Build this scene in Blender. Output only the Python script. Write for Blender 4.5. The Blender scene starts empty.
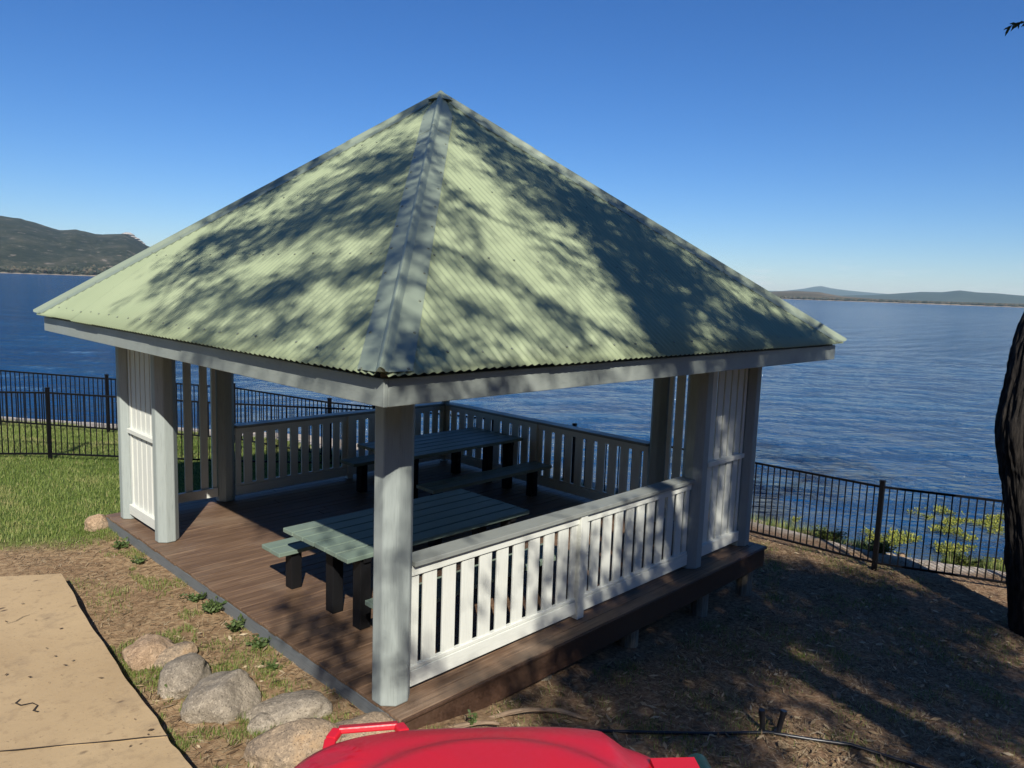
import bpy,bmesh,math,random
import numpy as np
from mathutils import Vector,Matrix
GB=.16
WL=-1.5
TWIG=[(2.725, -3.292, 5.124), (2.655, -3.222, 5.114), (2.598, -3.166, 5.098), (2.549, -3.122, 5.07)]
HAZE=7e-5
SUN=5.0
SKY=.084
EXPO=0.38
CX,CY,CZ=-3.4714,-4.5087,3.2345
FPX=751.31
CAMB=((0.701614,-0.711717,0.034581),(0.066302,0.113526,0.991320),(0.709466,0.693232,-0.126840))
FENCE=[(-40,50),(-8,22.5),(-2.5,17.6),(0.3,15.0),(2.0,13.4),(3.95,11.3),(5.0,9.1),(7.8,4.9),(7.9,2.0),(7.95,-0.9),(8.75,-2.9),(10.2,-8),(14,-20),(30,-50)]
def shore_d(x,y):
    best=1e18;sg=1
    for i in range(len(FENCE)-1):
        ax,ay=FENCE[i];bx,by=FENCE[i+1];dx=bx-ax;dy=by-ay
        t=((x-ax)*dx+(y-ay)*dy)/(dx*dx+dy*dy)
        t=0.0 if t<0 else (1.0 if t>1 else t)
        ex=x-ax-t*dx;ey=y-ay-t*dy;d=ex*ex+ey*ey
        if d<best:
            best=d;sg=1 if (dx*ey-dy*ex)>0 else -1
    return math.sqrt(best)*sg
def ss(t):
    t=min(1,max(0,t));return t*t*(3-2*t)
def gz(x,y):
    z=-GB-.092*5.4*(1-math.exp(-min(max(x,0),5.4)/3.6))/(1-math.exp(-5.4/3.6))*(1-.45*ss((y-7)/4))
    s=(x+y)/math.sqrt(2)
    z+=1.75*ss((-1.6-s)/2.9)
    d=shore_d(x,y)
    lf=ss((y-8)/4)
    if d>.7: z-=(1-lf)*.36*(d-.7)+lf*(.12*(d-.7)+.9*max(0,d-2.7))
    return max(z,-7.0)
SPRAYS=[(-3.29,-5.39,13.41,-3.47,-4.73,13.08,0.62,1.24),
(-4.23,-6.51,13.12,-4.38,-5.68,13.44,0.34,0.56),
(-3.77,-5.51,11.72,-3.5,-3.72,11.49,0.41,1.24),
(-3.71,-5.35,11.29,-3.95,-4.56,11.06,0.53,1.24),
(-3.91,-5.38,11.8,-4.52,-4.33,11.48,0.55,1.24),
(-3.24,-2.98,11.65,-3.91,-2.46,11.18,0.67,1.24),
(-4.48,-3.21,11.71,-4.82,-2.09,11.22,0.38,1.24),
(-4.2,-3.26,11.99,-4.43,-3.19,11.47,0.77,1.24),
(-4.99,-6.14,12.27,-5.31,-5.52,11.83,0.8,1.24),
(-4.63,-6.29,11.52,-5.12,-6.37,11.56,0.81,1.24),
(-5.31,-7.22,11.73,-5.57,-5.92,11.92,0.61,1.24),
(-4.81,-5.4,11.34,-5.12,-4.27,10.7,0.84,1.24),
(-5.21,-4.78,11.51,-5.33,-3.51,11.27,0.57,1.24),
(-5.09,-3.38,11.2,-5.87,-3.72,10.55,0.9,1.24),
(-5.15,-4.27,10.85,-5.61,-3.93,10.44,0.61,1.24),
(-6.28,-5,10.74,-6.35,-4.98,10.46,0.55,1.24),
(-5.81,-5.4,10.76,-5.82,-4.88,10.46,0.34,1.24),
(-5.77,-6.49,10.94,-6.03,-5.64,10.33,0.67,1.24),
(-5.67,-6.31,10.62,-6.06,-6.21,10.51,0.51,1.24),
(-5.38,-7.32,11.72,-5.83,-7.72,11.55,0.45,1.24),
(-5.8,-7.78,11.33,-5.96,-7.3,11.04,0.39,1.24),
(-5.41,-7.14,10.73,-5.5,-6.97,10.6,0.31,1.24),
(-5.43,-6.43,10.49,-5.74,-6.4,10.71,0.25,1.24),
(-6.14,-7.76,11.13,-6.36,-7.68,11.09,0.18,0.62),
(-6.25,-7.05,10.46,-6.45,-7.03,10.4,0.38,1.24),
(-5.67,-6.44,9.85,-5.69,-6.07,9.54,0.32,1.24),
(-5.39,-7.12,10.15,-5.79,-7.1,9.46,0.28,0.68),
(-5.64,-7.19,10.18,-6.12,-7.51,10.25,0.25,0.5),
(-6.49,-8.4,10.45,-6.7,-7.99,10.48,0.19,0.5),
(-4.86,-6.69,12.76,-5.37,-7.07,12.69,0.47,0.62),
(-6.23,-8.29,10.49,-6.63,-8.69,10.51,0.18,0.62),
(-3.26,-5.32,13.32,-2.95,-6.59,12.82,0.67,1.44),
(-2.81,-5.02,12.68,-2.58,-5.55,12.34,0.67,1.44),
(-2.9,-5.28,11.97,-2.61,-5.99,11.68,0.76,1.44),
(-3.93,-7.21,12.82,-3.71,-8.02,12.59,0.71,1.44),
(-2.13,-5.43,11.55,-1.64,-6.17,10.98,1.09,1.44),
(-2.93,-7,12.43,-1.57,-7.26,12.22,1.3,1.44),
(-2.38,-6.47,11.14,-1.92,-6.64,10.66,0.76,1.44),
(-3.37,-8.04,11.95,-3.57,-8.75,11.57,0.24,5),
(-2.91,-7.84,10.69,-3.17,-8.27,9.87,0.25,5),
(-3.17,-7.76,11.69,-3.37,-8.48,11.3,0.41,1.08),
(-2.73,-7.6,10.45,-3.28,-8.41,10.01,0.29,1.08),
(-2.79,-8.26,10.43,-2.91,-8.33,9.91,0.34,1.44),
(-1.28,-6.12,11.01,-1.03,-7.29,10.62,1.6,1.44),
(-2.52,-8,11.83,-2.34,-8.55,11.04,1.38,1.44),
(-2.83,-8.21,11.23,-3.3,-9.04,11.03,0.64,1.44),
(-4.45,-6.48,10.68,-4.09,-6.3,11.22,0.11,0.86),
(-5.07,-7.43,11.97,-4.66,-7.51,11.53,0.22,1.44),
(-5.6,-8.15,11.72,-5.23,-8.56,11.66,0.3,1.44),
(-5.04,-8.17,11.36,-4.35,-8.47,10.74,0.21,1.15),
(-4.51,-7.97,10.6,-4.48,-8.65,10.51,0.29,1.44),
(-6.05,-8.52,11.55,-5.92,-9.04,11.49,0.32,0.94),
(-5.14,-7.97,10.45,-4.59,-8.22,9.94,0.35,1.01),
(-6.31,-8.9,11.11,-6.39,-9.49,11.18,0.32,0.86),
(-4.17,-8.24,10.59,-3.6,-8.52,10.14,0.23,1.44),
(-4.56,-8.3,11.7,-4.17,-8.3,11.25,0.12,1.44),
(-4.2,-7.58,12.13,-4.29,-7.84,12.31,0.22,1.44),
(-3.3,-6.94,10.97,-2.64,-7.31,10.61,0.24,0.94),
(-3.11,-6.88,10.47,-2.92,-7.7,10.22,0.24,0.86),
(-4.35,-7.79,11.8,-3.84,-7.93,11.4,0.2,0.86),
(-3.23,-7.5,11.95,-3.05,-7.75,11.59,0.22,0.86),
(-3.47,-8.1,11.34,-3.92,-8.92,11.09,0.14,0.79),
(-3.86,-6.04,10.99,-3.7,-6.52,10.89,0.18,1.44),
(-4.92,-7.52,11.23,-4.28,-7.07,11.2,0.11,0.72),
(-2.25,-6.74,11.79,-1.9,-7.2,11.8,0.72,1.87),
(-1.85,-6.97,11.54,-1.51,-7.36,10.76,0.91,1.87),
(-2.27,-7.38,11.13,-2.41,-7.94,10.23,0.87,1.87),
(-2.77,-7.41,11.39,-2.88,-7.79,10.63,0.25,1.87),
(-2.95,-7.89,10.72,-3.43,-8.56,10.2,0.26,1.87),
(-2.93,-8.51,10.79,-3.34,-8.84,10.4,0.27,1.87),
(-1.32,-7.17,10.43,-0.14,-7.63,9.84,0.53,1.36),
(-0.69,-7.01,10.54,-1.51,-7.43,9.92,0.06,5),
(-2.06,-7.16,11.39,-2.52,-7.64,10.49,0.12,5),
(-2.52,-7.92,10.77,-2.95,-8.41,10.03,0.15,5),
(-1.64,-8.74,11.13,-0.29,-9.22,10.86,0.82,1.87),
(-0.89,-8.21,10.34,-0.17,-8.25,9.81,0.61,1.87),
(-1.81,-8.13,10.34,-2.15,-8.57,10.12,0.25,1.02),
(-0.71,-7.64,10.28,-1.24,-8.27,10.15,0.32,1.02),
(-0.84,-7.17,11.18,-0.39,-8.14,10.93,0.52,1.87),
(-1.96,-7.37,10.25,-1.66,-7.6,10.29,0.42,1.87),
(-3.88,-8.12,7.58,-1.3,-8.27,7.46,1.22,2.1),
(-3.39,-7.85,6.69,-1.25,-8.13,6.48,1.04,2.1),
(-2.19,-7.44,6.53,0.26,-7.51,6.24,1.15,2.1),
(-2.01,-8.79,7.66,0.44,-9.53,7.34,1.6,2.1),
(0.28,-8.22,6.9,1.3,-10.24,7.2,1.31,2.1),
(-1.31,-10.71,8.07,-1.11,-12.04,8.05,1.6,2.1),
(-1.45,-9.79,7.68,-1.76,-11.02,7.78,1.08,2.1),
(-2.68,-8.93,7.31,-1.96,-9.5,7.47,0.64,2.1),
(-3.4,-8.65,6.9,-2.75,-9.42,7.03,0.83,2.1),
(-3.55,-7.98,6.71,-3.73,-8.86,6.93,0.59,2.1),
(0.08,-9.57,7.55,1.03,-11.13,7.52,1.07,2.1),
(-1.85,-10.89,7.6,-1.53,-11.82,7.56,0.98,2.1),
(-4.95,-10.04,8.03,-4.05,-10.47,7.72,0.51,2.1),
(-3.15,-10.76,7.42,-2.46,-11.82,7.58,0.47,2.1),
(-0.97,-11.49,7.99,-0.98,-12.02,7.82,1.37,2.1),
(0.86,-7.9,6.82,1.43,-9.49,7.07,0.81,2.1),
(-4.13,-9.09,7.25,-3.52,-9.33,6.94,0.25,2.1),
(-5.07,-8.78,7.94,-4.99,-9.38,7.89,0.37,2.1),
(-3.08,-10.4,7.78,-2.9,-10.78,7.75,0.31,1.2),
(-4.97,-9.02,7.6,-4.68,-9.58,7.51,0.33,2.1),
(-6.36,-8.55,10.26,-6.15,-8.38,10.82,0.17,1.8),
(-6.31,-8.62,11.36,-5.94,-8.28,11.94,0.16,1.2),
(-5.75,-8.18,12.39,-5.35,-7.74,12.46,0.14,1.2),
(-2.27,-9.11,11,-2.39,-9.34,8.93,0.5,3),
(-0.44,-8.27,10.29,-0.47,-8.36,8.03,0.5,3),
(-1.13,-8.22,9.77,-0.35,-8.39,9.88,0.3,1.6),
(-3.51,-7.78,8.32,-3.42,-7.8,7.74,0.2,1.2),
(-2.15,-7.69,8.14,-1.85,-7.42,7.27,0.18,1.5),
(-6.22,-8.47,9.17,-6.22,-8.47,9.01,0.14,1),
(-1.86,-8.67,10.68,-1.99,-8.86,8.46,0.55,2.6),
(-1.11,-9.22,11.21,-0.86,-8.96,8.66,0.5,2.6),
(-0.5,-8.09,10.11,-0.54,-8.74,8.15,0.5,2),
(-6.13,-8.58,10.54,-6.15,-8.61,10.07,0.3,1),
(-1.1,-8.36,10.18,-1.28,-8.6,9.91,0.35,1.6),
(-0.37,-8.27,9.4,-0.38,-8.3,8.02,0.6,2.6),
(-1.88,-8.7,10.51,-1.74,-8.44,8.16,0.42,2.6),
(-1.24,-8.24,10.36,-0.06,-7.98,9.82,0.35,2),
(-2.56,-7.71,8.26,-2.28,-7.4,7.15,0.22,2.2),
(-1.95,-7.74,8.48,-1.72,-7.56,7.81,0.12,1.4),
(-4.15,-8.39,8.71,-4.03,-8.43,8.15,0.16,1.2),
(-4.15,-9.09,8.44,-0.54,-9.08,8.33,0.35,2.2),
(-5.94,-9.16,8.56,-5.39,-9.14,8.49,0.25,1.6),
(-4.65,-8.92,8.3,-3.87,-8.98,8.33,0.3,2),
(-6.19,-8.53,8.64,-6.03,-8.43,8.15,0.2,1.2),
(-6.5,-9.14,10.08,-6.72,-9.31,10.05,0.15,1),
(-5.37,-6.33,7.27,-5.59,-7.15,7.29,0.45,1.2),
(-6.27,-6.94,8.74,-6.26,-7.16,8.46,0.4,1.1),
(-5.67,-6.11,7.54,-5.29,-6.66,7.69,0.25,1.3),
(-4.33,-6.04,7.85,-3.65,-6.29,8,0.5,1.5),
(-5.53,-6.29,8.77,-4.93,-6.24,8.91,0.3,1),
(-6.75,-6.25,10.57,-6.95,-7.03,10.84,0.25,1.1),
(-2.73,-8.63,10.22,-2.17,-8.68,10.26,0.4,1.6),
(-0.45,-8.11,9.71,0.73,-8.14,9.74,0.3,1.8),
(-4.83,-8.77,10.34,-4.55,-9.07,10.64,0.2,1.2),
(-0.61,-7.95,8.65,0.26,-9.22,8.03,0.9,2.2)]
# ---------------------------------------------------------------- basics
R_=math.radians
sc=bpy.context.scene
col=sc.collection
rnd=random.Random(7)
nr=np.random.RandomState(11)

class MB:
    def __init__(s): s.v=[];s.f=[];s.m=[];s.sm=[]
    def add(s,vs,fs,mi=0,smooth=False):
        o=len(s.v);s.v+= [tuple(map(float,a)) for a in vs]
        for f in fs: s.f.append(tuple(o+i for i in f));s.m.append(mi);s.sm.append(smooth)
    def box(s,x0,x1,y0,y1,z0,z1,mi=0):
        vs=[(x0,y0,z0),(x1,y0,z0),(x1,y1,z0),(x0,y1,z0),(x0,y0,z1),(x1,y0,z1),(x1,y1,z1),(x0,y1,z1)]
        s.add(vs,[(0,3,2,1),(4,5,6,7),(0,1,5,4),(1,2,6,5),(2,3,7,6),(3,0,4,7)],mi)
    def bar(s,a,b,w,h,up=(0,0,1),mi=0):
        a=Vector(a);b=Vector(b);d=(b-a).normalized();u=Vector(up);r=d.cross(u).normalized();u=r.cross(d)
        vs=[]
        for p in (a,b):
            for i,j in ((-1,-1),(1,-1),(1,1),(-1,1)): vs.append(p+r*(w/2*i)+u*(h/2*j))
        s.add(vs,[(0,1,2,3),(7,6,5,4),(0,4,5,1),(1,5,6,2),(2,6,7,3),(3,7,4,0)],mi)
    def tube(s,pts,rad,n=8,mi=0,cap=True,smooth=True,rough=0,seed=0):
        pts=[Vector(p) for p in pts];N=len(pts)
        if not hasattr(rad,'__len__'): rad=[rad]*N
        vs=[];prev=None;rr=random.Random(seed)
        for i,p in enumerate(pts):
            d=(pts[min(i+1,N-1)]-pts[max(i-1,0)])
            d=d.normalized() if d.length>1e-9 else Vector((0,0,1))
            if prev is None:
                a=Vector((1,0,0)) if abs(d.x)<.8 else Vector((0,1,0))
                r=d.cross(a).normalized()
            else: r=(prev-d*prev.dot(d)).normalized()
            prev=r;t=d.cross(r)
            for k in range(n):
                an=2*math.pi*k/n;q=rad[i]*(1+rough*(rr.random()-.5))
                vs.append(p+r*math.cos(an)*q+t*math.sin(an)*q)
        fs=[]
        for i in range(N-1):
            for k in range(n):
                k2=(k+1)%n;fs.append((i*n+k,i*n+k2,(i+1)*n+k2,(i+1)*n+k))
        s.add(vs,fs,mi,smooth)
        if cap:
            s.add(vs[:n],[tuple(range(n))[::-1]],mi);s.add(vs[-n:],[tuple(range(n))],mi)
    def ngonprism(s,cx,cy,z0,z1,r,n,rot=0,mi=0,ch=0):
        def ring(z,rr): return [(cx+rr*math.cos(rot+2*math.pi*k/n),cy+rr*math.sin(rot+2*math.pi*k/n),z) for k in range(n)]
        vs=ring(z0,r)+ring(z1,r)
        s.add(vs,[(k,(k+1)%n,n+(k+1)%n,n+k) for k in range(n)]+[tuple(range(n))[::-1],tuple(range(n,2*n))],mi)
    def build(s,name,mats,parent=None,bevel=0,loc=None):
        me=bpy.data.meshes.new(name);me.from_pydata(s.v,[],s.f);
        for m in (mats if isinstance(mats,(list,tuple)) else [mats]): me.materials.append(m)
        me.polygons.foreach_set('material_index',s.m);me.polygons.foreach_set('use_smooth',s.sm);me.update()
        o=bpy.data.objects.new(name,me);col.objects.link(o)
        if parent is not None: o.parent=parent
        if loc: o.location=loc
        if bevel:
            b=o.modifiers.new('bevel','BEVEL');b.width=bevel;b.segments=2;b.limit_method='ANGLE';b.angle_limit=R_(40)
        return o
def npmesh(name,verts,faces_per,mats,parent=None,smooth=False,attrs=None):
    """verts (N,3); faces_per = vertices per face, faces run in order"""
    me=bpy.data.meshes.new(name);N=len(verts);nf=N//faces_per
    me.vertices.add(N);me.vertices.foreach_set('co',np.ascontiguousarray(verts,dtype=np.float32).ravel())
    me.loops.add(N);me.loops.foreach_set('vertex_index',np.arange(N,dtype=np.int32))
    me.polygons.add(nf);me.polygons.foreach_set('loop_start',np.arange(0,N,faces_per,dtype=np.int32))
    me.polygons.foreach_set('loop_total',np.full(nf,faces_per,dtype=np.int32))
    for m in (mats if isinstance(mats,(list,tuple)) else [mats]): me.materials.append(m)
    if attrs is not None:
        a=me.attributes.new('shade','FLOAT','FACE');a.data.foreach_set('value',np.asarray(attrs,dtype=np.float32))
    me.update(calc_edges=True);me.validate()
    o=bpy.data.objects.new(name,me);col.objects.link(o)
    if parent is not None:o.parent=parent
    return o
def tag(o,label=None,cat=None,group=None,kind=None):
    if label:o['label']=label
    if cat:o['category']=cat
    if group:o['group']=group
    if kind:o['kind']=kind
    return o
def empty(name,loc=(0,0,0),rz=0,**k):
    o=bpy.data.objects.new(name,None);col.objects.link(o);o.location=loc;o.rotation_euler.z=rz;o.empty_display_size=.2
    return tag(o,**k)

# ---------------------------------------------------------------- materials
def mat(name,rough=.6,base=(.5,.5,.5),spec=.5,metal=0):
    m=bpy.data.materials.new(name);m.use_nodes=True;nt=m.node_tree;b=nt.nodes['Principled BSDF']
    b.inputs['Base Color'].default_value=(*base,1);b.inputs['Roughness'].default_value=rough
    b.inputs['Specular IOR Level'].default_value=spec;b.inputs['Metallic'].default_value=metal
    return m
class N:
    def __init__(s,m): s.nt=m.node_tree;s.b=s.nt.nodes['Principled BSDF'];s.tc=s.n('ShaderNodeTexCoord')
    def n(s,t,**k):
        x=s.nt.nodes.new(t)
        for a,b in k.items(): setattr(x,a,b)
        return x
    def l(s,a,b): s.nt.links.new(a,b)
    def mapping(s,scale=(1,1,1),src='Object',rot=(0,0,0)):
        m=s.n('ShaderNodeMapping');m.inputs['Scale'].default_value=scale;m.inputs['Rotation'].default_value=rot;s.l(s.tc.outputs[src],m.inputs[0]);return m.outputs[0]
    def noise(s,scale,detail=4,vec=None,rough=.55,dist=0):
        x=s.n('ShaderNodeTexNoise');x.inputs['Scale'].default_value=scale;x.inputs['Detail'].default_value=detail;x.inputs['Roughness'].default_value=rough;x.inputs['Distortion'].default_value=dist
        s.l(vec if vec is not None else s.tc.outputs['Object'],x.inputs['Vector']);return x.outputs['Fac']
    def ramp(s,fac,stops):
        r=s.n('ShaderNodeValToRGB');e=r.color_ramp.elements
        while len(e)<len(stops): e.new(.5)
        for i,(p,c) in enumerate(stops):
            e[i].position=p;e[i].color=(*c,1) if len(c)==3 else c
        s.l(fac,r.inputs[0]);return r.outputs[0]
    def fr(s,fac,a,b,lo=0.,hi=1.):
        r=s.n('ShaderNodeMapRange');r.inputs[1].default_value=a;r.inputs[2].default_value=b;r.inputs[3].default_value=lo;r.inputs[4].default_value=hi;s.l(fac,r.inputs[0]);return r.outputs[0]
    def mix(s,fac,a,b,typ='MIX'):
        m=s.n('ShaderNodeMix',data_type='RGBA',blend_type=typ)
        for i,v in ((0,fac),(6,a),(7,b)):
            if isinstance(v,(int,float)): m.inputs[i].default_value=v
            elif isinstance(v,tuple): m.inputs[i].default_value=(*v,1)
            else: s.l(v,m.inputs[i])
        return m.outputs[2]
    def math(s,op,a,b=None):
        m=s.n('ShaderNodeMath',operation=op)
        for i,v in ((0,a),(1,b)):
            if v is None: continue
            if isinstance(v,(int,float)): m.inputs[i].default_value=v
            else: s.l(v,m.inputs[i])
        return m.outputs[0]
    def attr(s,name): 
        a=s.n('ShaderNodeAttribute');a.attribute_name=name;return a.outputs['Fac']
    def col(s,c,k=.8):
        h=s.n('ShaderNodeHueSaturation');h.inputs['Value'].default_value=k;s.l(c,h.inputs['Color']);s.l(h.outputs[0],s.b.inputs['Base Color'])
    def rough(s,c): s.l(c,s.b.inputs['Roughness'])
    def bump(s,h,strength=.3,dist=.01,prev=None):
        b=s.n('ShaderNodeBump');b.inputs['Strength'].default_value=strength;b.inputs['Distance'].default_value=dist
        s.l(h,b.inputs['Height'])
        if prev is not None: s.l(prev,b.inputs['Normal'])
        s.l(b.outputs[0],s.b.inputs['Normal']);return b.outputs[0]

def paint(name,c,rough=.45,dirt=.12,grain=(3,3,60)):
    m=mat(name,rough,spec=.2 if c[0]<.05 else .4);n=N(m)
    g=n.noise(6,5,n.mapping(grain));d=n.noise(2.2,6)
    dk=tuple(x*(1-dirt*2.2) for x in c)
    lt=tuple(min(1,x*1.06) for x in c)
    c1=n.mix(n.fr(d,.35,.7),lt,c)
    c2=n.mix(n.fr(g,.5,.75,0,.75),c1,dk)
    n.col(c2);n.rough(n.fr(d,.3,.7,rough-.08,rough+.12));n.bump(g,.35,.004);return m
M={}
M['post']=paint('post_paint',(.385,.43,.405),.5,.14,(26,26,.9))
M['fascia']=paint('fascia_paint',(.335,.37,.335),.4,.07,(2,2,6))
M['white_v']=paint('white_paint_upright',(.80,.815,.735),.45,.07,(22,22,.8))
M['white_h']=paint('white_paint_rail',(.80,.815,.735),.45,.07,(1.2,1.2,26))
M['cap']=paint('rail_cap_paint',(.30,.32,.295),.45,.12,(1.2,22,22))
M['beam']=paint('roof_timber',(.20,.17,.13),.6,.15,(3,3,3))
M['skirt']=paint('skirt_paint',(.17,.185,.19),.6,.25,(22,1,30))
M['black']=paint('black_steel',(.010,.010,.011),.5,.05,(3,3,3))
M['fence']=mat('fence_powdercoat',.5,(.004,.004,.005),.12)

# roof sheet
m=mat('roof_sheet',.42,spec=.4);n=N(m)
d=n.noise(1.3,6);f=n.noise(28,3)
c=n.mix(n.fr(d,.3,.75),(.335,.395,.235),(.38,.44,.265))
c=n.mix(n.fr(f,.62,.8,0,.35),c,(.25,.29,.17))
n.col(c);n.rough(n.fr(d,.3,.7,.45,.6));M['roof']=m
m=mat('roof_cap',.42,spec=.5);n=N(m);d=n.noise(2.5,6)
n.col(n.mix(n.fr(d,.3,.75),(.27,.325,.245),(.315,.37,.275)));M['roofcap']=m
M['screw']=mat('screw_head',.4,(.20,.22,.17),.5,.2)

# deck timber: every board its own tone
def boards(name,axis,pitch,cols,rough=.55):
    m=mat(name,rough);n=N(m)
    sx=n.n('ShaderNodeSeparateXYZ');n.l(n.tc.outputs['Object'],sx.inputs[0])
    k=n.math('FLOOR',n.math('DIVIDE',sx.outputs[axis],pitch))
    w=n.n('ShaderNodeTexWhiteNoise',noise_dimensions='1D');n.l(k,w.inputs['W'])
    scl=(1.1,26,26) if axis==1 else (26,1.1,26)
    cmb=n.n('ShaderNodeVectorMath',operation='ADD');
    cb=n.n('ShaderNodeCombineXYZ');n.l(n.math('MULTIPLY',w.outputs[0],37.),cb.inputs[0]);n.l(cb.outputs[0],cmb.inputs[1]);n.l(n.mapping(scl),cmb.inputs[0])
    g=n.noise(1.6,7,cmb.outputs[0],.65);big=n.noise(1.1,5)
    c=n.ramp(g,[(.28,cols[0]),(.52,cols[1]),(.78,cols[2])])
    c=n.mix(n.math('MULTIPLY',w.outputs[0],.55),c,cols[3])
    c=n.mix(n.fr(big,.52,.72,0,.45),c,cols[4])
    n.col(c);n.bump(g,.5,.004);n.rough(n.fr(g,.3,.7,rough-.1,rough+.15));return m
M['deck']=boards('deck_timber',1,.145,[(.08,.045,.025),(.21,.128,.076),(.38,.265,.175),(.12,.07,.04),(.36,.27,.19)])
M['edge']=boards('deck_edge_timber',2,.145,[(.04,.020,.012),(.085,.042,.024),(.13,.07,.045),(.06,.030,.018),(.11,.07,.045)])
M['tabletop']=boards('table_boards',1,.2,[(.17,.235,.185),(.23,.30,.235),(.29,.36,.28),(.18,.25,.20),(.25,.31,.25)],.5)
m=mat('stump_timber',.85);n=N(m);g=n.noise(5,6,n.mapping((14,14,1.2)));n.col(n.ramp(g,[(.3,(.18,.155,.11)),(.7,(.42,.37,.28))]));n.bump(g,.6,.01);M['stump']=m

# concrete path
m=mat('path_concrete',.85);n=N(m)
a=n.noise(.8,6);b_=n.noise(9,6);f=n.noise(120,3)
c=n.ramp(a,[(.3,(.46,.318,.165)),(.7,(.61,.44,.24))])
c=n.mix(n.fr(b_,.56,.72,0,.45),c,(.27,.175,.095))
c=n.mix(n.fr(f,.5,.8,0,.5),c,(.52,.42,.29))
vo=n.n('ShaderNodeTexVoronoi');vo.inputs['Scale'].default_value=3.1;vo.inputs['Randomness'].default_value=1
n.l(n.mapping((1,1.7,1),rot=(0,0,.5)),vo.inputs['Vector'])
c=n.mix(n.fr(n.noise(30,5,None,.75),.58,.68,0,.6),c,(.22,.15,.09));c=n.mix(n.fr(n.noise(2.6,8,None,.7),.54,.66,0,.45),c,(.30,.215,.13))
spot=n.math('MULTIPLY',n.fr(vo.outputs['Distance'],.05,.13,1,0),n.fr(n.noise(1.7,2),.46,.54))
c=n.mix(spot,c,(.13,.085,.05))
n.col(c);h=n.math('ADD',n.math('MULTIPLY',b_,.7),n.math('MULTIPLY',f,.25));h=n.math('SUBTRACT',h,n.math('MULTIPLY',spot,.5));n.bump(h,.5,.012);M['path']=m
M['crack']=mat('crack_filler',.95,(.03,.02,.012))

# ground: masks are stored on the sheet (lawn, sand, litter)
m=mat('ground_soil',.95,spec=.15);n=N(m)
a=n.noise(1.1,7);b_=n.noise(14,6);f=n.noise(70,4);s1=n.noise(4,4,n.mapping((1,1,1)))
soil=n.ramp(b_,[(.3,(.17,.10,.05)),(.5,(.34,.22,.12)),(.72,(.52,.37,.21))])
soil=n.mix(n.fr(f,.45,.75,0,.55),soil,(.50,.37,.22))
soil=n.mix(n.fr(a,.48,.68,0,.5),soil,(.22,.13,.07))
lit=n.ramp(n.noise(22,7,None,.7),[(.32,(.13,.075,.042)),(.5,(.29,.18,.105)),(.72,(.50,.37,.23))])
soil=n.mix(n.attr('litter'),soil,lit)
gr=n.ramp(b_,[(.3,(.05,.08,.018)),(.6,(.12,.17,.04)),(.8,(.25,.24,.09))])
c=n.mix(n.attr('lawn'),soil,gr)
sand=n.ramp(n.noise(6,7),[(.3,(.40,.33,.25)),(.6,(.66,.57,.46)),(.8,(.82,.75,.64))])
c=n.mix(n.attr('sand'),c,sand)
n.col(c);n.bump(n.math('ADD',n.math('MULTIPLY',b_,.8),n.math('MULTIPLY',f,.4)),.8,.03);M['ground']=m

# rocks
def rock(name,c0,c1,c2):
    m=mat(name,.88,spec=.25);n=N(m);a=n.noise(3.6,7,None,.65);f=n.noise(34,6,None,.75);g=n.noise(80,3)
    c=n.ramp(a,[(.3,c0),(.52,c1),(.72,c2)])
    c=n.mix(n.fr(f,.50,.66,0,.8),c,tuple(min(1,x*1.75) for x in c1))
    c=n.mix(n.fr(g,.56,.68,0,.75),c,tuple(x*.35 for x in c0))
    n.col(c);n.bump(n.math('ADD',a,n.math('MULTIPLY',f,.6)),1.,.035);return m
M['rock_grey']=rock('granite_grey',(.24,.20,.15),(.40,.34,.26),(.56,.47,.35))
M['rock_tan']=rock('granite_tan',(.34,.22,.13),(.48,.34,.22),(.55,.42,.30))
M['rock_mix']=rock('granite_mixed',(.22,.18,.14),(.44,.33,.22),(.66,.43,.23))

# foliage
def leafmat(name,cols,rough=.55,trans=.3):
    m=mat(name,rough,spec=.3);n=N(m);a=n.attr('shade')
    c=n.ramp(a,[(i/(len(cols)-1),x) for i,x in enumerate(cols)]);n.col(c)
    t=n.n('ShaderNodeBsdfTranslucent');n.l(c,t.inputs[0]);mx=n.n('ShaderNodeMixShader');mx.inputs[0].default_value=trans
    n.l(n.b.outputs[0],mx.inputs[1]);n.l(t.outputs[0],mx.inputs[2]);n.l(mx.outputs[0],n.nt.nodes['Material Output'].inputs[0]);return m
M['leaf']=leafmat('gum_leaf',[(.03,.045,.02),(.05,.075,.03),(.08,.10,.04)])
M['grass']=leafmat('lawn_blade',[(.09,.15,.025),(.20,.28,.055),(.30,.37,.10),(.42,.40,.15),(.58,.48,.24)])
M['straw']=leafmat('dry_straw',[(.12,.075,.04),(.27,.185,.10),(.46,.34,.20),(.62,.50,.33)],.8,.1)
M['weed']=leafmat('weed_leaf',[(.06,.10,.03),(.11,.17,.05),(.19,.25,.09)])
M['shrubl']=leafmat('shore_leaf',[(.05,.075,.02),(.13,.165,.035),(.30,.33,.05),(.50,.48,.09)])
m=mat('gum_bark',.9,spec=.2);n=N(m);g=n.noise(3,8,n.mapping((7,7,1.3)),.7);n.col(n.ramp(g,[(.3,(.008,.007,.007)),(.5,(.03,.026,.023)),(.8,(.10,.085,.07))]));n.bump(g,1.,.05);M['bark']=m
m=mat('bark_strip',.85);n=N(m);g=n.noise(5,6,n.mapping((2,14,2)));n.col(n.ramp(g,[(.3,(.16,.10,.06)),(.7,(.36,.26,.17))]));M['barkstrip']=m

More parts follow.
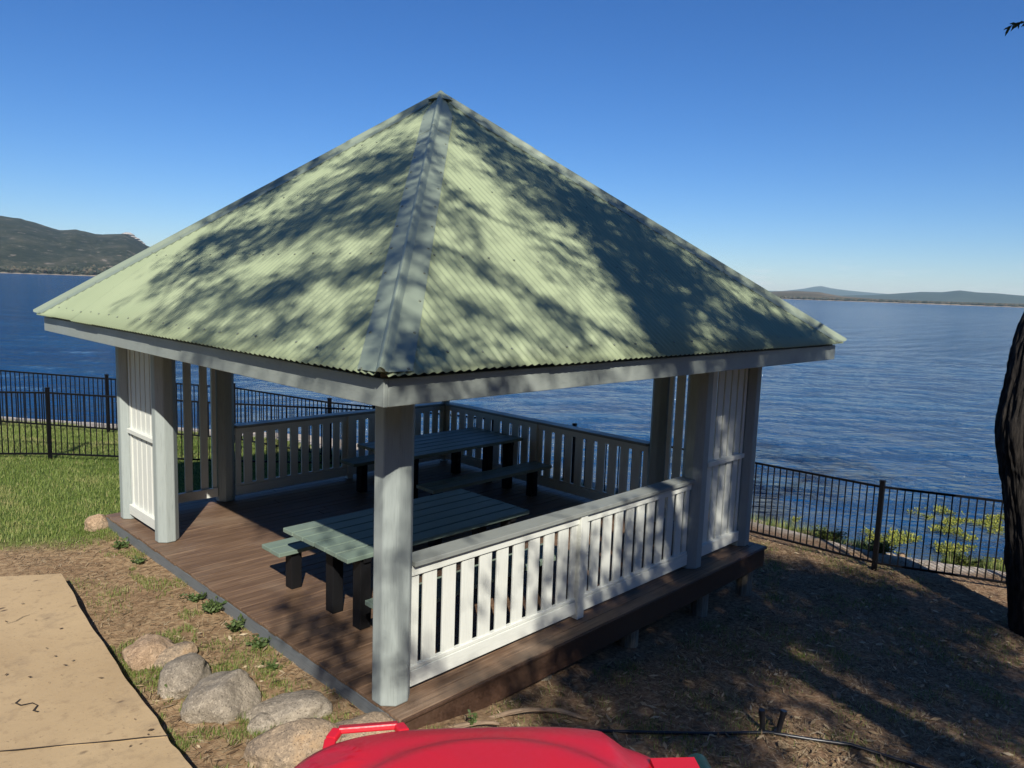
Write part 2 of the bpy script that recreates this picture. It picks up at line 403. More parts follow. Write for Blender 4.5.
# bin plastics
def plastic(name,c,c2,rough):
    m=mat(name,rough,spec=.5);n=N(m);a=n.noise(7,5);f=n.noise(90,4);n.col(n.mix(n.fr(a,.4,.75,0,.6),c,c2));n.rough(n.fr(f,.3,.7,rough-.06,rough+.1));n.bump(f,.15,.002);return m
M['red']=plastic('red_plastic',(.70,.014,.028),(.58,.022,.04),.38)
M['green']=plastic('green_plastic',(.012,.035,.028),(.02,.045,.038),.4)
M['pipe']=mat('poly_pipe',.35,(.015,.016,.02))

# water
m=mat('lake_water',.07,(.006,.028,.055),.32);n=N(m);n.b.inputs['IOR'].default_value=1.22
mp=n.mapping((1,1,1),rot=(0,0,R_(45)))
st=n.n('ShaderNodeMapping');st.inputs['Scale'].default_value=(.6,2.0,1);n.l(mp,st.inputs[0])
w1=n.noise(.55,3,st.outputs[0],.5,.3);w2=n.noise(1.9,4,st.outputs[0],.6,.4);w3=n.noise(.09,2,st.outputs[0])
w0=n.noise(.30,3,st.outputs[0],.5,.2)
h=n.math('ADD',n.math('MULTIPLY',w1,1.),n.math('MULTIPLY',w2,1.15));h=n.math('ADD',h,n.math('MULTIPLY',w0,.45))
n.bump(h,1.,1.0)
dd=n.attr('shallow')
deep=n.mix(n.fr(w3,.35,.65),(.003,.060,.20),(.006,.082,.24))
n.col(n.mix(n.math('MULTIPLY',dd,n.fr(w1,.3,.6,.5,1)),deep,(.15,.17,.15)))
M['water']=m

# far land
def hillmat(name,cols,sc1,patch=None):
    m=mat(name,.95,spec=.05);n=N(m);a=n.noise(sc1,8,None,.65);b_=n.noise(sc1*7,6,None,.7)
    h=n.math('ADD',n.math('MULTIPLY',a,.6),n.math('MULTIPLY',b_,.4))
    c=n.ramp(h,[(.36,cols[0]),(.5,cols[1]),(.62,cols[2])])
    if patch:
        p_=n.noise(sc1*4,6,None,.7);c=n.mix(n.fr(p_,.60,.66,0,.8),c,patch)
    n.col(c);return m
M['hill']=hillmat('bush_hill',[(.016,.021,.013),(.036,.042,.026),(.085,.08,.055)],.012,(.26,.22,.18))
M['hillr']=hillmat('dry_hill',[(.06,.055,.03),(.12,.095,.055),(.20,.15,.09)],.003)
M['ridge']=hillmat('distant_range',[(.03,.045,.035),(.05,.065,.045),(.07,.08,.055)],.0008)
M['granite']=hillmat('granite_outcrop',[(.30,.27,.24),(.5,.46,.42),(.62,.58,.54)],.02)
M['shoreline']=hillmat('far_shore_sand',[(.25,.20,.14),(.36,.29,.2),(.42,.35,.25)],.01)

# ---------------------------------------------------------------- ground sheet
def axis(lo,hi,st,far,g=1.22):
    a=list(np.arange(lo,hi+1e-6,st));s=st
    up=[hi];
    while up[-1]<far: s*=g;up.append(up[-1]+s)
    s=st;dn=[lo]
    while dn[-1]>-far: s*=g;dn.append(dn[-1]-s)
    return np.array(dn[:0:-1]+a+up[1:])
FN=np.array(FENCE)
def shore_np(X,Y):
    best=np.full(X.shape,1e18);sg=np.ones(X.shape)
    for i in range(len(FN)-1):
        ax,ay=FN[i];dx,dy=FN[i+1]-FN[i]
        t=np.clip(((X-ax)*dx+(Y-ay)*dy)/(dx*dx+dy*dy),0,1)
        ex=X-ax-t*dx;ey=Y-ay-t*dy;d=ex*ex+ey*ey
        k=d<best;best=np.where(k,d,best);sg=np.where(k,np.where(dx*ey-dy*ex>0,1,-1),sg)
    return np.sqrt(best)*sg
def ssn(t): t=np.clip(t,0,1);return t*t*(3-2*t)
def gz_np(X,Y):
    z=-GB-.092*5.4*(1-np.exp(-np.clip(X,0,5.4)/3.6))/(1-math.exp(-5.4/3.6))*(1-.45*ssn((Y-7)/4))
    z=z+1.75*ssn((-1.6-(X+Y)/math.sqrt(2))/2.9)
    d=shore_np(X,Y);lf=ssn((Y-8)/4);z=np.where(d>.7,z-((1-lf)*.36*(d-.7)+lf*(.12*(d-.7)+.9*np.clip(d-2.7,0,None))),z)
    return np.maximum(z,-7.)
def vnoise(X,Y,s,seed=0):
    r=np.random.RandomState(seed);T=r.rand(256,256);x=X/s+1000.3;y=Y/s+1000.7
    xi=np.floor(x).astype(int);yi=np.floor(y).astype(int);fx=x-xi;fy=y-yi;fx=fx*fx*(3-2*fx);fy=fy*fy*(3-2*fy)
    g=lambda a,b:T[a%256,b%256]
    return (g(xi,yi)*(1-fx)+g(xi+1,yi)*fx)*(1-fy)+(g(xi,yi+1)*(1-fx)+g(xi+1,yi+1)*fx)*fy
def fbm(X,Y,s,seed=0): return (vnoise(X,Y,s,seed)+.5*vnoise(X,Y,s/2.1,seed+1)+.25*vnoise(X,Y,s/4.3,seed+2))/1.75
def lawn_mask(X,Y):
    # lush lawn on the left yard, thinning into bare soil beside the deck
    e=fbm(X,Y,1.3,5)-.5
    left=ssn((Y-5.4+e*1.6-np.clip(-X-.2,0,4)*.35+np.clip(X,0,9)*.1)/.9)
    return left
def sand_mask(X,Y):
    d=shore_np(X,Y);e=fbm(X,Y,1.0,9)-.5
    lft=.5*ssn((Y-8)/4)   # on the left the grass runs a little past the fence
    return ssn((d-.25-lft*1.0+e*.9)/.35)
xs=axis(-9,14,.11,5000,1.3);ys=axis(-9,24,.13,5000,1.3)
X,Y=np.meshgrid(xs,ys);Z=gz_np(X,Y)
near=(np.abs(X)<40)&(np.abs(Y)<40)
Z=Z+np.where(near,(fbm(X,Y,.55,1)-.5)*.035+(fbm(X,Y,.13,4)-.5)*.016,0)
# the deck shelters flat soil
me=bpy.data.meshes.new('ground');nx,ny=len(xs),len(ys)
me.vertices.add(nx*ny);me.vertices.foreach_set('co',np.stack([X,Y,Z],-1).astype(np.float32).ravel())
ii,jj=np.meshgrid(np.arange(nx-1),np.arange(ny-1));q0=(jj*nx+ii).ravel()
F=np.stack([q0,q0+1,q0+nx+1,q0+nx],-1).astype(np.int32)
me.loops.add(F.size);me.loops.foreach_set('vertex_index',F.ravel());me.polygons.add(len(F))
me.polygons.foreach_set('loop_start',np.arange(0,F.size,4,dtype=np.int32));me.polygons.foreach_set('loop_total',np.full(len(F),4,dtype=np.int32));me.polygons.foreach_set('use_smooth',np.ones(len(F),bool))
for nm,A in (('lawn',lawn_mask(X,Y)),('sand',sand_mask(X,Y)),('litter',ssn((X-Y*.0-.3)/1.2)*ssn((3-Y)/1))):
    a=me.attributes.new(nm,'FLOAT','POINT');a.data.foreach_set('value',A.astype(np.float32).ravel())
me.materials.append(M['ground']);me.update(calc_edges=True);me.validate()
g=bpy.data.objects.new('ground',me);col.objects.link(g);tag(g,kind='structure')

# water sheet with waves in the mesh near the shore
wx=axis(-4,60,.35,14000,1.25);wy=axis(-30,70,.45,14000,1.25)
X,Y=np.meshgrid(wx,wy);d=shore_np(X,Y)
amp=ssn((d-2.5)/5)*np.where((np.abs(X)<300)&(np.abs(Y)<300),1,0)
c_,s_=math.cos(R_(45)),math.sin(R_(45));U=X*c_-Y*s_;V=X*s_+Y*c_
Zw=WL+amp*((fbm(U*.6,V*1.4,1.6,21)-.5)*.07)
me=bpy.data.meshes.new('lake');nx,ny=len(wx),len(wy)
me.vertices.add(nx*ny);me.vertices.foreach_set('co',np.stack([X,Y,Zw],-1).astype(np.float32).ravel())
ii,jj=np.meshgrid(np.arange(nx-1),np.arange(ny-1));q0=(jj*nx+ii).ravel()
F=np.stack([q0,q0+1,q0+nx+1,q0+nx],-1).astype(np.int32)
dm=d.ravel();keep=(np.max(dm[F],axis=1)>1.2);F=F[keep]
me.loops.add(F.size);me.loops.foreach_set('vertex_index',F.ravel());me.polygons.add(len(F))
me.polygons.foreach_set('loop_start',np.arange(0,F.size,4,dtype=np.int32));me.polygons.foreach_set('loop_total',np.full(len(F),4,dtype=np.int32));me.polygons.foreach_set('use_smooth',np.ones(len(F),bool))
a=me.attributes.new('shallow','FLOAT','POINT');a.data.foreach_set('value',(.75*ssn((5.5-d+(fbm(X,Y,2.5,31)-.5)*4)/4)).astype(np.float32).ravel())
me.materials.append(M['water']);me.update(calc_edges=True);me.validate()
g=bpy.data.objects.new('water',me);col.objects.link(g);tag(g,kind='structure')

# ---------------------------------------------------------------- far shores and hills
def ridge(name,m,az,tan,r0,r1,zcam=3.23,rough=.06,seed=1,nr_=14,zb=WL-1,lowaz=None):
    """real hill body: rises from its shoreline at r0 to its crest at r1 and falls behind"""
    A=np.array(az);T=np.array(tan);o=np.argsort(A);A=A[o];T=T[o]
    na=int((A[-1]-A[0])/.12)+2;aa=np.linspace(A[0],A[-1],na);tt=np.interp(aa,A,T)
    rs=np.concatenate([np.linspace(0,1,nr_),[1.25,1.6]])
    P=[]
    for k,t in enumerate(rs):
        r=r0+(r1-r0)*t
        x=CX+r*np.cos(np.radians(aa));y=CY+r*np.sin(np.radians(aa))
        top=zcam+tt*r1
        prof=math.sin(min(t,1)*math.pi/2)**.9 if t<=1 else max(0,1-(t-1)*1.4)
        e=(fbm(x,y,r1*.10,seed)-.5)*2*rough+(fbm(x,y,r1*.025,seed+5)-.5)*rough*.8
        e=e*(0 if t==0 else 1)*(.35 if abs(t-1)<1e-6 else 1)
        z=zb+(top-zb)*np.clip(prof+e*(1-abs(.6-min(t,1))*.5),0,None)
        P.append(np.stack([x,y,z],-1))
    P=np.array(P);nk=len(rs)
    b=MB();b.v=[tuple(v) for v in P.reshape(-1,3)]
    for k in range(nk-1):
        for i in range(na-1): b.f.append((k*na+i,k*na+i+1,(k+1)*na+i+1,(k+1)*na+i));b.m.append(0);b.sm.append(True)
    return tag(b.build(name,m),kind='structure')
ridge('wooded_hill',M['hill'],[95,88,83,78.5,77.4,75.3,74.4,73.3,72.3,71.5,70.9,70.2,68,64,60],[.030,.046,.052,.0537,.0541,.0447,.0468,.0425,.0435,.0444,.040,.033,.022,.010,.0],1450,2350,seed=3,nr_=26,rough=.10)
ridge('far_lowland',M['hillr'],[66,60,50,40,30,26,24,22.5,21,19,16,13,11,8,2,-10],[.002,.006,.005,.006,.007,.006,.0082,.0078,.0036,.002,.0015,.0016,.002,.004,.006,.006],2300,3600,seed=8,rough=.09)
ridge('far_ridge',M['ridge'],[24,21,19,17,16.2,15,14,13,11.8,10.5,8,4,-6],[.002,.0048,.0066,.0104,.012,.0122,.0148,.0132,.0124,.0108,.0115,.013,.008],5200,6500,seed=12,rough=.05)
ridge('blue_mountain',M['ridge'],[60,45,34,28,25,23.6,22.9,22.4,21.8,21,20,18.5,16,12],[.001,.006,.006,.007,.0075,.0112,.0140,.0152,.0132,.0115,.0100,.0085,.006,.001],9500,11500,seed=14,rough=.04)
# pale granite face at the end of the hill
b=MB()
for k in range(26):
    az=R_(71.45-.075*k*.5+nr.uniform(-.04,.04));t=k/25;r=2200
    x=CX+r*math.cos(az);y=CY+r*math.sin(az);z=3.23+r*(.0476-.0105*t+nr.uniform(-.0008,.0003))
    s=12*(1-t*.55)*nr.uniform(.6,1.1)
    v=[];
    for a_ in range(7):
        for q_ in (-1,0,1): v.append((x+s*1.3*math.cos(a_*.9)*(1-.5*abs(q_)),y+s*1.3*math.sin(a_*.9)*(1-.5*abs(q_)),z+q_*s*.42*nr.uniform(.6,1.1)))
    fs=[]
    for a_ in range(7):
        c2=(a_+1)%7
        for q_ in (0,1): fs.append((a_*3+q_,c2*3+q_,c2*3+q_+1,a_*3+q_+1))
    fs+= [tuple(a_*3+2 for a_ in range(7))]
    b.add(v,fs)
tag(b.build('granite_outcrop',M['granite']),kind='structure')
# far shore: sand lip and a belt of trees as one distant mass
b=MB();aa=np.linspace(92,-8,500)
for i in range(len(aa)-1):
    def rr(a): return np.interp(a,[-8,26,60,68,72,92],[2180,2180,2100,1420,1400,1400])
    q=[]
    for a in (aa[i],aa[i+1]):
        r=rr(a)
        for k,zz in ((0,WL-.5),(25,WL+1.1),(70,WL+1.6)): q.append((CX+(r+k)*math.cos(R_(a)),CY+(r+k)*math.sin(R_(a)),zz+(.5*math.sin(a*9)+.4*math.sin(a*31) if k else 0)))
    b.add(q,[(0,3,4,1),(1,4,5,2)])
tag(b.build('far_shore',M['shoreline']),kind='structure')
vs=[];sh=[]
for k in range(9000):
    a=nr.uniform(-2,84)
    if 30<a<68 and nr.rand()<.5: continue
    r=np.interp(a,[-8,26,60,68,72,92],[2180,2180,2100,1420,1400,1400])+50+nr.uniform(0,260)**1.0
    x=CX+r*math.cos(R_(a));y=CY+r*math.sin(R_(a));hgt=nr.uniform(4,8)*(1 if r<1900 else 1.1);w=nr.uniform(2.2,5)
    z0=WL+1+ (r-2230)*.0 
    if r<1900: z0=WL+2+max(0,(r-1450))*.10
    tone=nr.rand()
    n_=6;ang=nr.uniform(0,6.28)
    ring=[(x+w*math.cos(ang+j*2*math.pi/n_)*nr.uniform(.8,1.2),y+w*math.sin(ang+j*2*math.pi/n_)*nr.uniform(.8,1.2),z0+hgt*nr.uniform(.35,.6)) for j in range(n_)]
    tp=(x+nr.uniform(-1,1),y,z0+hgt);bt=(x,y,z0-1)
    for j in range(n_):
        vs+=[ring[j],ring[(j+1)%n_],tp];vs+=[ring[(j+1)%n_],ring[j],bt];sh+=[tone,tone]
M['farwood']=leafmat('far_wood',[(.025,.032,.018),(.045,.05,.028),(.08,.072,.042),(.13,.10,.06)],.9,0)
tag(npmesh('far_trees',np.array(vs),3,M['farwood'],attrs=sh),'belt of small trees along the far shore of the lake','woodland',kind='stuff')

# ---------------------------------------------------------------- gazebo
gz_root=empty('gazebo',(0,0,0),label='timber lakeside gazebo with pale green corrugated hip roof and white balustrades',cat='gazebo')
S=5.5;SY=5.957;A1=1.215;A2=1.30;RH=1.10;PW=.142
AP=Vector((S/2,SY/2,5.551));EO=.81;ZE=2.70
NEAR=(-.10,.0)
# deck boards
b=MB();y=-.30;k=0
DX0,DX1,DY0,DY1=-.235,S+.20,-.30,SY+.30
while y<DY1-.02:
    w=min(.139,DY1-y)
    # each row is two lengths with a butt joint
    j=nr.uniform(1.2,4.6)
    for x0,x1 in ((DX0+nr.uniform(-.006,.006),j),(j+.004,DX1)):
        z=nr.uniform(-.0015,.0015)
        b.box(x0,x1,y,y+w,-.028+z,z)
    y+=.145
b.build('decking',M['deck'],gz_root,bevel=.004)
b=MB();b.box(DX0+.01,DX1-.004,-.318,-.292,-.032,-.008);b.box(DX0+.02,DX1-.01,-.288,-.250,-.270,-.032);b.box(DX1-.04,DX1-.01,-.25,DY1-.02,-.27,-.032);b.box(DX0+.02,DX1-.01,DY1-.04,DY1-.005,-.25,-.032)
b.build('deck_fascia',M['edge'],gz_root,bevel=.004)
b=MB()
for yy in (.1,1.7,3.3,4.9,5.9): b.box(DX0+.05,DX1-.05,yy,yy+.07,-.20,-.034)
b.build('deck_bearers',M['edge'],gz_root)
b=MB();b.box(DX0+.004,DX0+.034,DY0+.02,DY1-.01,-.30,-.034);b.build('side_skirt',M['skirt'],gz_root,bevel=.003)
for (x,y) in ((1.55,-.12),(2.95,-.12),(4.40,-.12),(5.52,-.12),(5.5,1.6),(5.5,3.4),(5.5,5.2),(3,2.5),(3.5,5.8)):
    b=MB();zb=gz(x,y);
    b.ngonprism(x,y,zb-.15,-.20 if y>0 else -.036,.10,10,.2)
    b.build('stump',M['stump'],gz_root,bevel=.006)
# posts: octagonal, standing on the deck
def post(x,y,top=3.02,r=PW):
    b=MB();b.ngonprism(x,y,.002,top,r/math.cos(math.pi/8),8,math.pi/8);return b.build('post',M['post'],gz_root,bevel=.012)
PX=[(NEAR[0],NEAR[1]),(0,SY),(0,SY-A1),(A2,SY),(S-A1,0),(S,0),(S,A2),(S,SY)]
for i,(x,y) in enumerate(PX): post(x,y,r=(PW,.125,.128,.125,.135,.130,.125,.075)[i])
# beams on the posts, fascia at the eave, rafters
zt=3.24
for a,c in (((0,0),(S,0)),((S,0),(S,SY)),((S,SY),(0,SY)),((0,SY),(0,0))):
    b=MB();ex=.12
    ax_,ay_=a;bx_,by_=c
    if ay_==by_: b.box(min(ax_,bx_)-.05,max(ax_,bx_)+.05,ay_-.045,ay_+.045,3.00,3.17)
    else: b.box(ax_-.045,ax_+.045,min(ay_,by_)+.05,max(ay_,by_)-.05,3.00,3.17)
    b.build('beam',M['beam'],gz_root,bevel=.004)
FO=.75;ZT,ZB=2.652,2.473
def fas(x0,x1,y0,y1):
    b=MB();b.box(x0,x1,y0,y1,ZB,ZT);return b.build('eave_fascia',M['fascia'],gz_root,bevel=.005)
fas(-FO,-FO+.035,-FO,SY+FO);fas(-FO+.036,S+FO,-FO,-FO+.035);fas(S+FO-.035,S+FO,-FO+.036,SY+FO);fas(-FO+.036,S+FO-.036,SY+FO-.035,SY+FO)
b=MB();q=.045
b.box(-FO+q,-FO+q+.03,-FO+q,SY+FO-q,2.50,2.72);b.box(-FO+q+.031,S+FO-q,-FO+q,-FO+q+.03,2.50,2.72);b.box(S+FO-q-.03,S+FO-q,-FO+q+.031,SY+FO-q,2.50,2.72);b.box(-FO+q+.031,S+FO-q-.031,SY+FO-q-.03,SY+FO-q,2.50,2.72)
b.build('eave_gap_shade',M['black'],gz_root)  # black strip standing in for the shade in the gap under the sheets
corners=[Vector((-EO,-EO,ZE)),Vector((S+EO,-EO,ZE)),Vector((S+EO,SY+EO,ZE)),Vector((-EO,SY+EO,ZE))]
for c in corners:
    b=MB();p0=c+(AP-c)*.03-Vector((0,0,.17));p1=AP-Vector((0,0,.16));b.bar(p0,p1,.05,.14);b.build('hip_rafter',M['beam'],gz_root)
for i in range(4):
    A_=corners[i];B_=corners[(i+1)%4];u=(B_-A_).normalized();L=(B_-A_).length;sa=(AP-A_).dot(u);mid=A_+u*sa;up=AP-mid
    for s in np.arange(.45,L-.2,.61):
        t=min(s/sa,(L-s)/(L-sa))
        if t<.08: continue
        a0=A_+u*s+up*.03-Vector((0,0,.12));a1=A_+u*s+up*(t*.97)-Vector((0,0,.12))
        b=MB();b.bar(a0,a1,.045,.09);b.build('rafter',M['beam'],gz_root)
# corrugated sheets
PITCH=.0762;AMP=.0085
for i in range(4):
    A_=corners[i];B_=corners[(i+1)%4];u=(B_-A_).normalized();L=(B_-A_).length;sa=(AP-A_).dot(u);mid=A_+u*sa;up=AP-mid;H=up.length;up.normalize();nm=u.cross(up).normalized()
    if nm.z<0: nm=-nm
    b=MB();NS=8;n_=int(L/PITCH*NS);rows=9;vs=[]
    for k in range(n_+1):
        s=L*k/n_;t=min(s/sa,(L-s)/(L-sa))*H
        ph=s/PITCH
        lap=.0022*(1 if int(ph/10)%2 else 0)
        off=AMP*math.cos(2*math.pi*ph)+lap+.0006*math.sin(s*3.1)
        e0=-.03+.004*math.sin(int(ph/10)*2.3)
        if t<.05: e0=0
        for r_ in range(rows):
            tt=e0+(t-e0)*r_/(rows-1)
            P=A_+u*s+up*tt+nm*(off+.0035*math.sin(tt*1.9+int(ph/10)*1.7)*min(1,t))
            vs.append(P)
    fs=[]
    for k in range(n_):
        for r_ in range(rows-1): fs.append((k*rows+r_,(k+1)*rows+r_,(k+1)*rows+r_+1,k*rows+r_+1))
    b.add(vs,fs,0,True)
    # screw heads on the crests, in rows over the battens
    for fr_ in (.028,.27,.52,.76):
        tt=fr_*H
        k=1
        while k*PITCH<L:
            s=k*PITCH
            if min(s/sa,(L-s)/(L-sa))*H>tt+.28:
                P=A_+u*s+up*(tt+nr.uniform(-.012,.012))+nm*(AMP+.003)
                ring=[P+(u*math.cos(a)+up*math.sin(a))*.010+nm*h_ for h_ in (0,.006) for a in np.linspace(0,2*math.pi,7)[:-1]]
                b.add(ring,[(j,(j+1)%6,6+(j+1)%6,6+j) for j in range(6)]+[tuple(range(6,12))],1)
            k+=3 if k%2 else 4
    o=b.build('roof_sheet',[M['roof'],M['screw']],gz_root)
    so=o.modifiers.new('sheet','SOLIDIFY');so.thickness=.0016;so.offset=-1
# hip capping
def face_n(i):
    A_=corners[i];B_=corners[(i+1)%4];n_=(B_-A_).cross(AP-A_).normalized();return n_ if n_.z>0 else -n_
for i in range(4):
    c=corners[i];d=(AP-c);Lh=d.length;d.normalize();n1=face_n(i);n0=face_n((i-1)%4)
    w1=n1.cross(d);w0=n0.cross(d)
    if w1.dot((corners[(i+1)%4]-c))<0:w1=-w1
    if w0.dot((corners[(i-1)%4]-c))<0:w0=-w0
    upv=(n1+n0).normalized();b=MB();W=.185;lift=AMP+.006
    prof=[];steps=[]
    prof.append(('0',W,lift-.012));prof.append(('0',W,lift));prof.append(('0',.034,lift+.003))
    vs=[];st=[0.0,.0,Lh*.80,Lh*.80+.002,Lh-.02]
    sec=[]
    eu=(corners[(i+1)%4]-c).normalized();ev=(corners[(i-1)%4]-c).normalized()
    ct1=d.dot(eu)/abs(w1.dot(eu));ct0=d.dot(ev)/abs(w0.dot(ev))
    def section(t,ex):
        base=c+d*t;L_=[]
        wcl=min(W,max(.05,(Lh-t)*.9)) if t>Lh*.5 else W
        if t<.01: wcl=W
        L_.append(base+w0*wcl+n0*(lift-.014+ex));L_.append(base+w0*wcl+n0*(lift+ex));L_.append(base+w0*.036+n0*(lift+.004+ex))
        for a in np.linspace(-70,70,6):
            side=(w1*math.sin(R_(a))-w0*math.sin(R_(a)));side=side.normalized()*abs(math.sin(R_(a))) if abs(a)>1 else Vector((0,0,0))
            if a<0: side=w0*abs(math.sin(R_(a)))
            else: side=w1*abs(math.sin(R_(a)))
            L_.append(base+side*.034+upv*(.014+lift+.034*math.cos(R_(a))+ex))
        L_.append(base+w1*.036+n1*(lift+.004+ex));L_.append(base+w1*wcl+n1*(lift+ex));L_.append(base+w1*wcl+n1*(lift-.014+ex))
        if t<.01:
            L_=[q+d*((q-base).dot(w0)*ct0 if (q-base).dot(w0)>(q-base).dot(w1) else (q-base).dot(w1)*ct1) if max((q-base).dot(w0),(q-base).dot(w1))>.02 else q for q in L_]
        return L_
    secs=[(-.02,0),(.5,0),(Lh*.4,0),(Lh*.78,0),(Lh*.78+.001,.004),(Lh*.9,.004),(Lh-.03,.004)]
    allv=[];nn=None;hole=[]
    for t,ex in secs:
        q=section(t,ex);nn=len(q);allv+=q
    fs=[]
    for k in range(len(secs)-1):
        for j in range(nn-1): fs.append((k*nn+j,k*nn+j+1,(k+1)*nn+j+1,(k+1)*nn+j))
    b.add(allv[2:10],[tuple(range(8))],0)
    b.add(allv,fs,0,False)
    for w_,n_ in ((w0,n0),(w1,n1)):
        t=.12
        while t<Lh-.5:
            P=c+d*t+w_*(W-.03)+n_*(lift+.002)
            ring=[P+(d*math.cos(a)+w_*math.sin(a))*.010+n_*h_ for h_ in (0,.006) for a in np.linspace(0,2*math.pi,7)[:-1]]
            b.add(ring,[(j,(j+1)%6,6+(j+1)%6,6+j) for j in range(6)]+[tuple(range(6,12))],1);t+=.42
    b.build('hip_capping',[M['roofcap'],M['screw']],gz_root)
b=MB();b.tube([AP+Vector((0,0,-.05)),AP+Vector((0,0,.045)),AP+Vector((0,0,.075))],[.16,.05,.012],10);b.build('apex_cap',M['roofcap'],gz_root)

# balustrades
def rail(P0,P1,nb,out,e0=0,e1=0,capw=.20):
    """one bay from P0 to P1 (xy); out = outward unit normal"""
    P0=Vector((*P0,0));P1=Vector((*P1,0));d=(P1-P0);L=d.length;d.normalize();o=Vector((*out,0))
    root=None
    b=MB();c=lambda t,off,z:P0+d*t+o*off+Vector((0,0,z))
    b.bar(c(-e0,0,RH-.02),c(L+e1,0,RH-.02),capw,.04)
    root=b.build('balustrade',M['cap'],gz_root,bevel=.004)
    b=MB();b.bar(c(0,.035,RH-.085),c(L,.035,RH-.085),.045,.085);b.bar(c(0,.0,RH-.135),c(L,.0,RH-.135),.03,.012)
    b.build('top_rail',M['white_h'],root,bevel=.004)
    b=MB();b.bar(c(0,.03,.205),c(L,.03,.205),.045,.03);b.bar(c(0,.036,.122),c(L,.036,.122),.05,.13);b.build('bottom_rail',M['white_h'],root,bevel=.004)
    pitch=(L-.20)/(nb)
    for k in range(nb+2):
        if k==0: t=.045;w=.085
        elif k==nb+1: t=L-.045;w=.085
        else: t=.10+pitch*(k-.5);w=pitch*.67+nr.uniform(-.002,.002)
        b=MB();b.bar(c(t,.028,.20),c(t,.028,RH-.125),w,.022,up=o);b.build('baluster',M['white_v'],root,bevel=.003)
    return root
def midpost(x,y,out):
    o=Vector((*out,0));b=MB();P=Vector((x,y,0))+o*.035
    b.bar(P+Vector((0,0,.003)),P+Vector((0,0,RH-.045)),.10,.10,up=o);b.build('rail_post',M['white_v'],gz_root,bevel=.005)
xm=(S-A1)/2
rail((NEAR[0]+PW,0),(xm-.05,0),9,(0,-1),e1=.049);rail((xm+.05,0),(S-A1-PW,0),9,(0,-1),e0=.049);midpost(xm,0,(0,-1))
ym=(SY+A2)/2
rail((S,A2+PW),(S,ym-.05),9,(-1,0),e1=.049);rail((S,ym+.05),(S,SY-.07),9,(-1,0),e0=.049);midpost(S,ym,(-1,0))
xq=(S+A2)/2
rail((A2+PW,SY),(xq-.05,SY),9,(0,-1),e1=.049);rail((xq+.05,SY),(S-.07,SY),9,(0,-1),e0=.049);midpost(xq,SY,(0,-1))
# full-height slatted screens at the two side corners
def screen(P0,P1,out,nb=4,midz=1.22,gap=.035,off=.02,mid=True):
    P0=Vector((*P0,0));P1=Vector((*P1,0));d=(P1-P0);L=d.length;d.normalize();o=Vector((*out,0))
    c=lambda t,of,z:P0+d*t+o*of+Vector((0,0,z))
    b=MB();b.bar(c(.03,off,.10),c(.03,off,3.02),.06,.045,up=o);b.bar(c(L-.03,off,.10),c(L-.03,off,3.02),.06,.045,up=o)
    root=b.build('slat_screen',M['white_v'],gz_root,bevel=.004)
    b=MB();b.bar(c(0,off+.025,.155),c(L,off+.025,.155),.06,.13);b.build('bottom_rail',M['white_h'],root,bevel=.004)
    if mid:
      b=MB();b.bar(c(.02,off+.03,midz),c(L-.02,off+.03,midz),.07,.055);b.build('middle_rail',M['white_h'],root,bevel=.004)
    pitch=(L-.12)/nb
    for k in range(nb):
        t=.06+pitch*(k+.5);b=MB();b.bar(c(t,off,.21),c(t,off,3.02),pitch-gap,.020,up=o);b.build('slat',M['white_v'],root,bevel=.003)
screen((0,SY-PW),(0,SY-A1+PW),(-1,0),5,gap=.03)
screen((S-A1+PW,0),(S-PW,0),(0,-1),5,gap=.035)
screen((PW,SY),(A2-PW,SY),(0,-1),4,gap=.115,mid=False)
screen((S,PW),(S,A2-PW),(-1,0),4,gap=.09,mid=False)

# ---------------------------------------------------------------- picnic tables
def table(x0,y0,zs,label):
    r=empty('picnic_table',(x0,y0,0),label=label,cat='picnic table',group='picnic tables in the gazebo');r.scale=(1,1,zs)
    L=2.40;W=1.18;H=.75
    b=MB();n_=6;w=W/n_
    for k in range(n_): b.box(nr.uniform(-.005,.005),L+nr.uniform(-.005,.005),k*w+.007,(k+1)*w-.007,H-.045,H+nr.uniform(-.001,.001))
    b.build('tabletop',M['tabletop'],r,bevel=.006)
    for yb in (-.64,1.26):
        b=MB();b.box(0,L,yb,yb+.185,.405,.45);b.box(0.004,L-.003,yb+.195,yb+.38,.405,.45);b.build('bench_seat',M['tabletop'],r,bevel=.006)
    for xx in (.17,L-.29):
        for yy,h in ((.05,H-.05),(.52,H-.05)):
            b=MB();b.box(xx,xx+.12,yy,yy+.13,.003,h);b.build('leg',M['black'],r,bevel=.006)
        for yy in (-.50,1.31):
            b=MB();b.box(xx,xx+.12,yy,yy+.13,.003,.40);b.build('leg',M['black'],r,bevel=.006)
        b=MB();b.box(xx+.02,xx+.10,.02,W-.02,H-.09,H-.046);b.build('cross_bearer',M['black'],r,bevel=.004)
    return r
table(.20,1.07,1.0,'near picnic table with sea green plank top beside the front post')
table(2.86,3.72,1.10,'far picnic table in deep shade near the back corner balustrade')

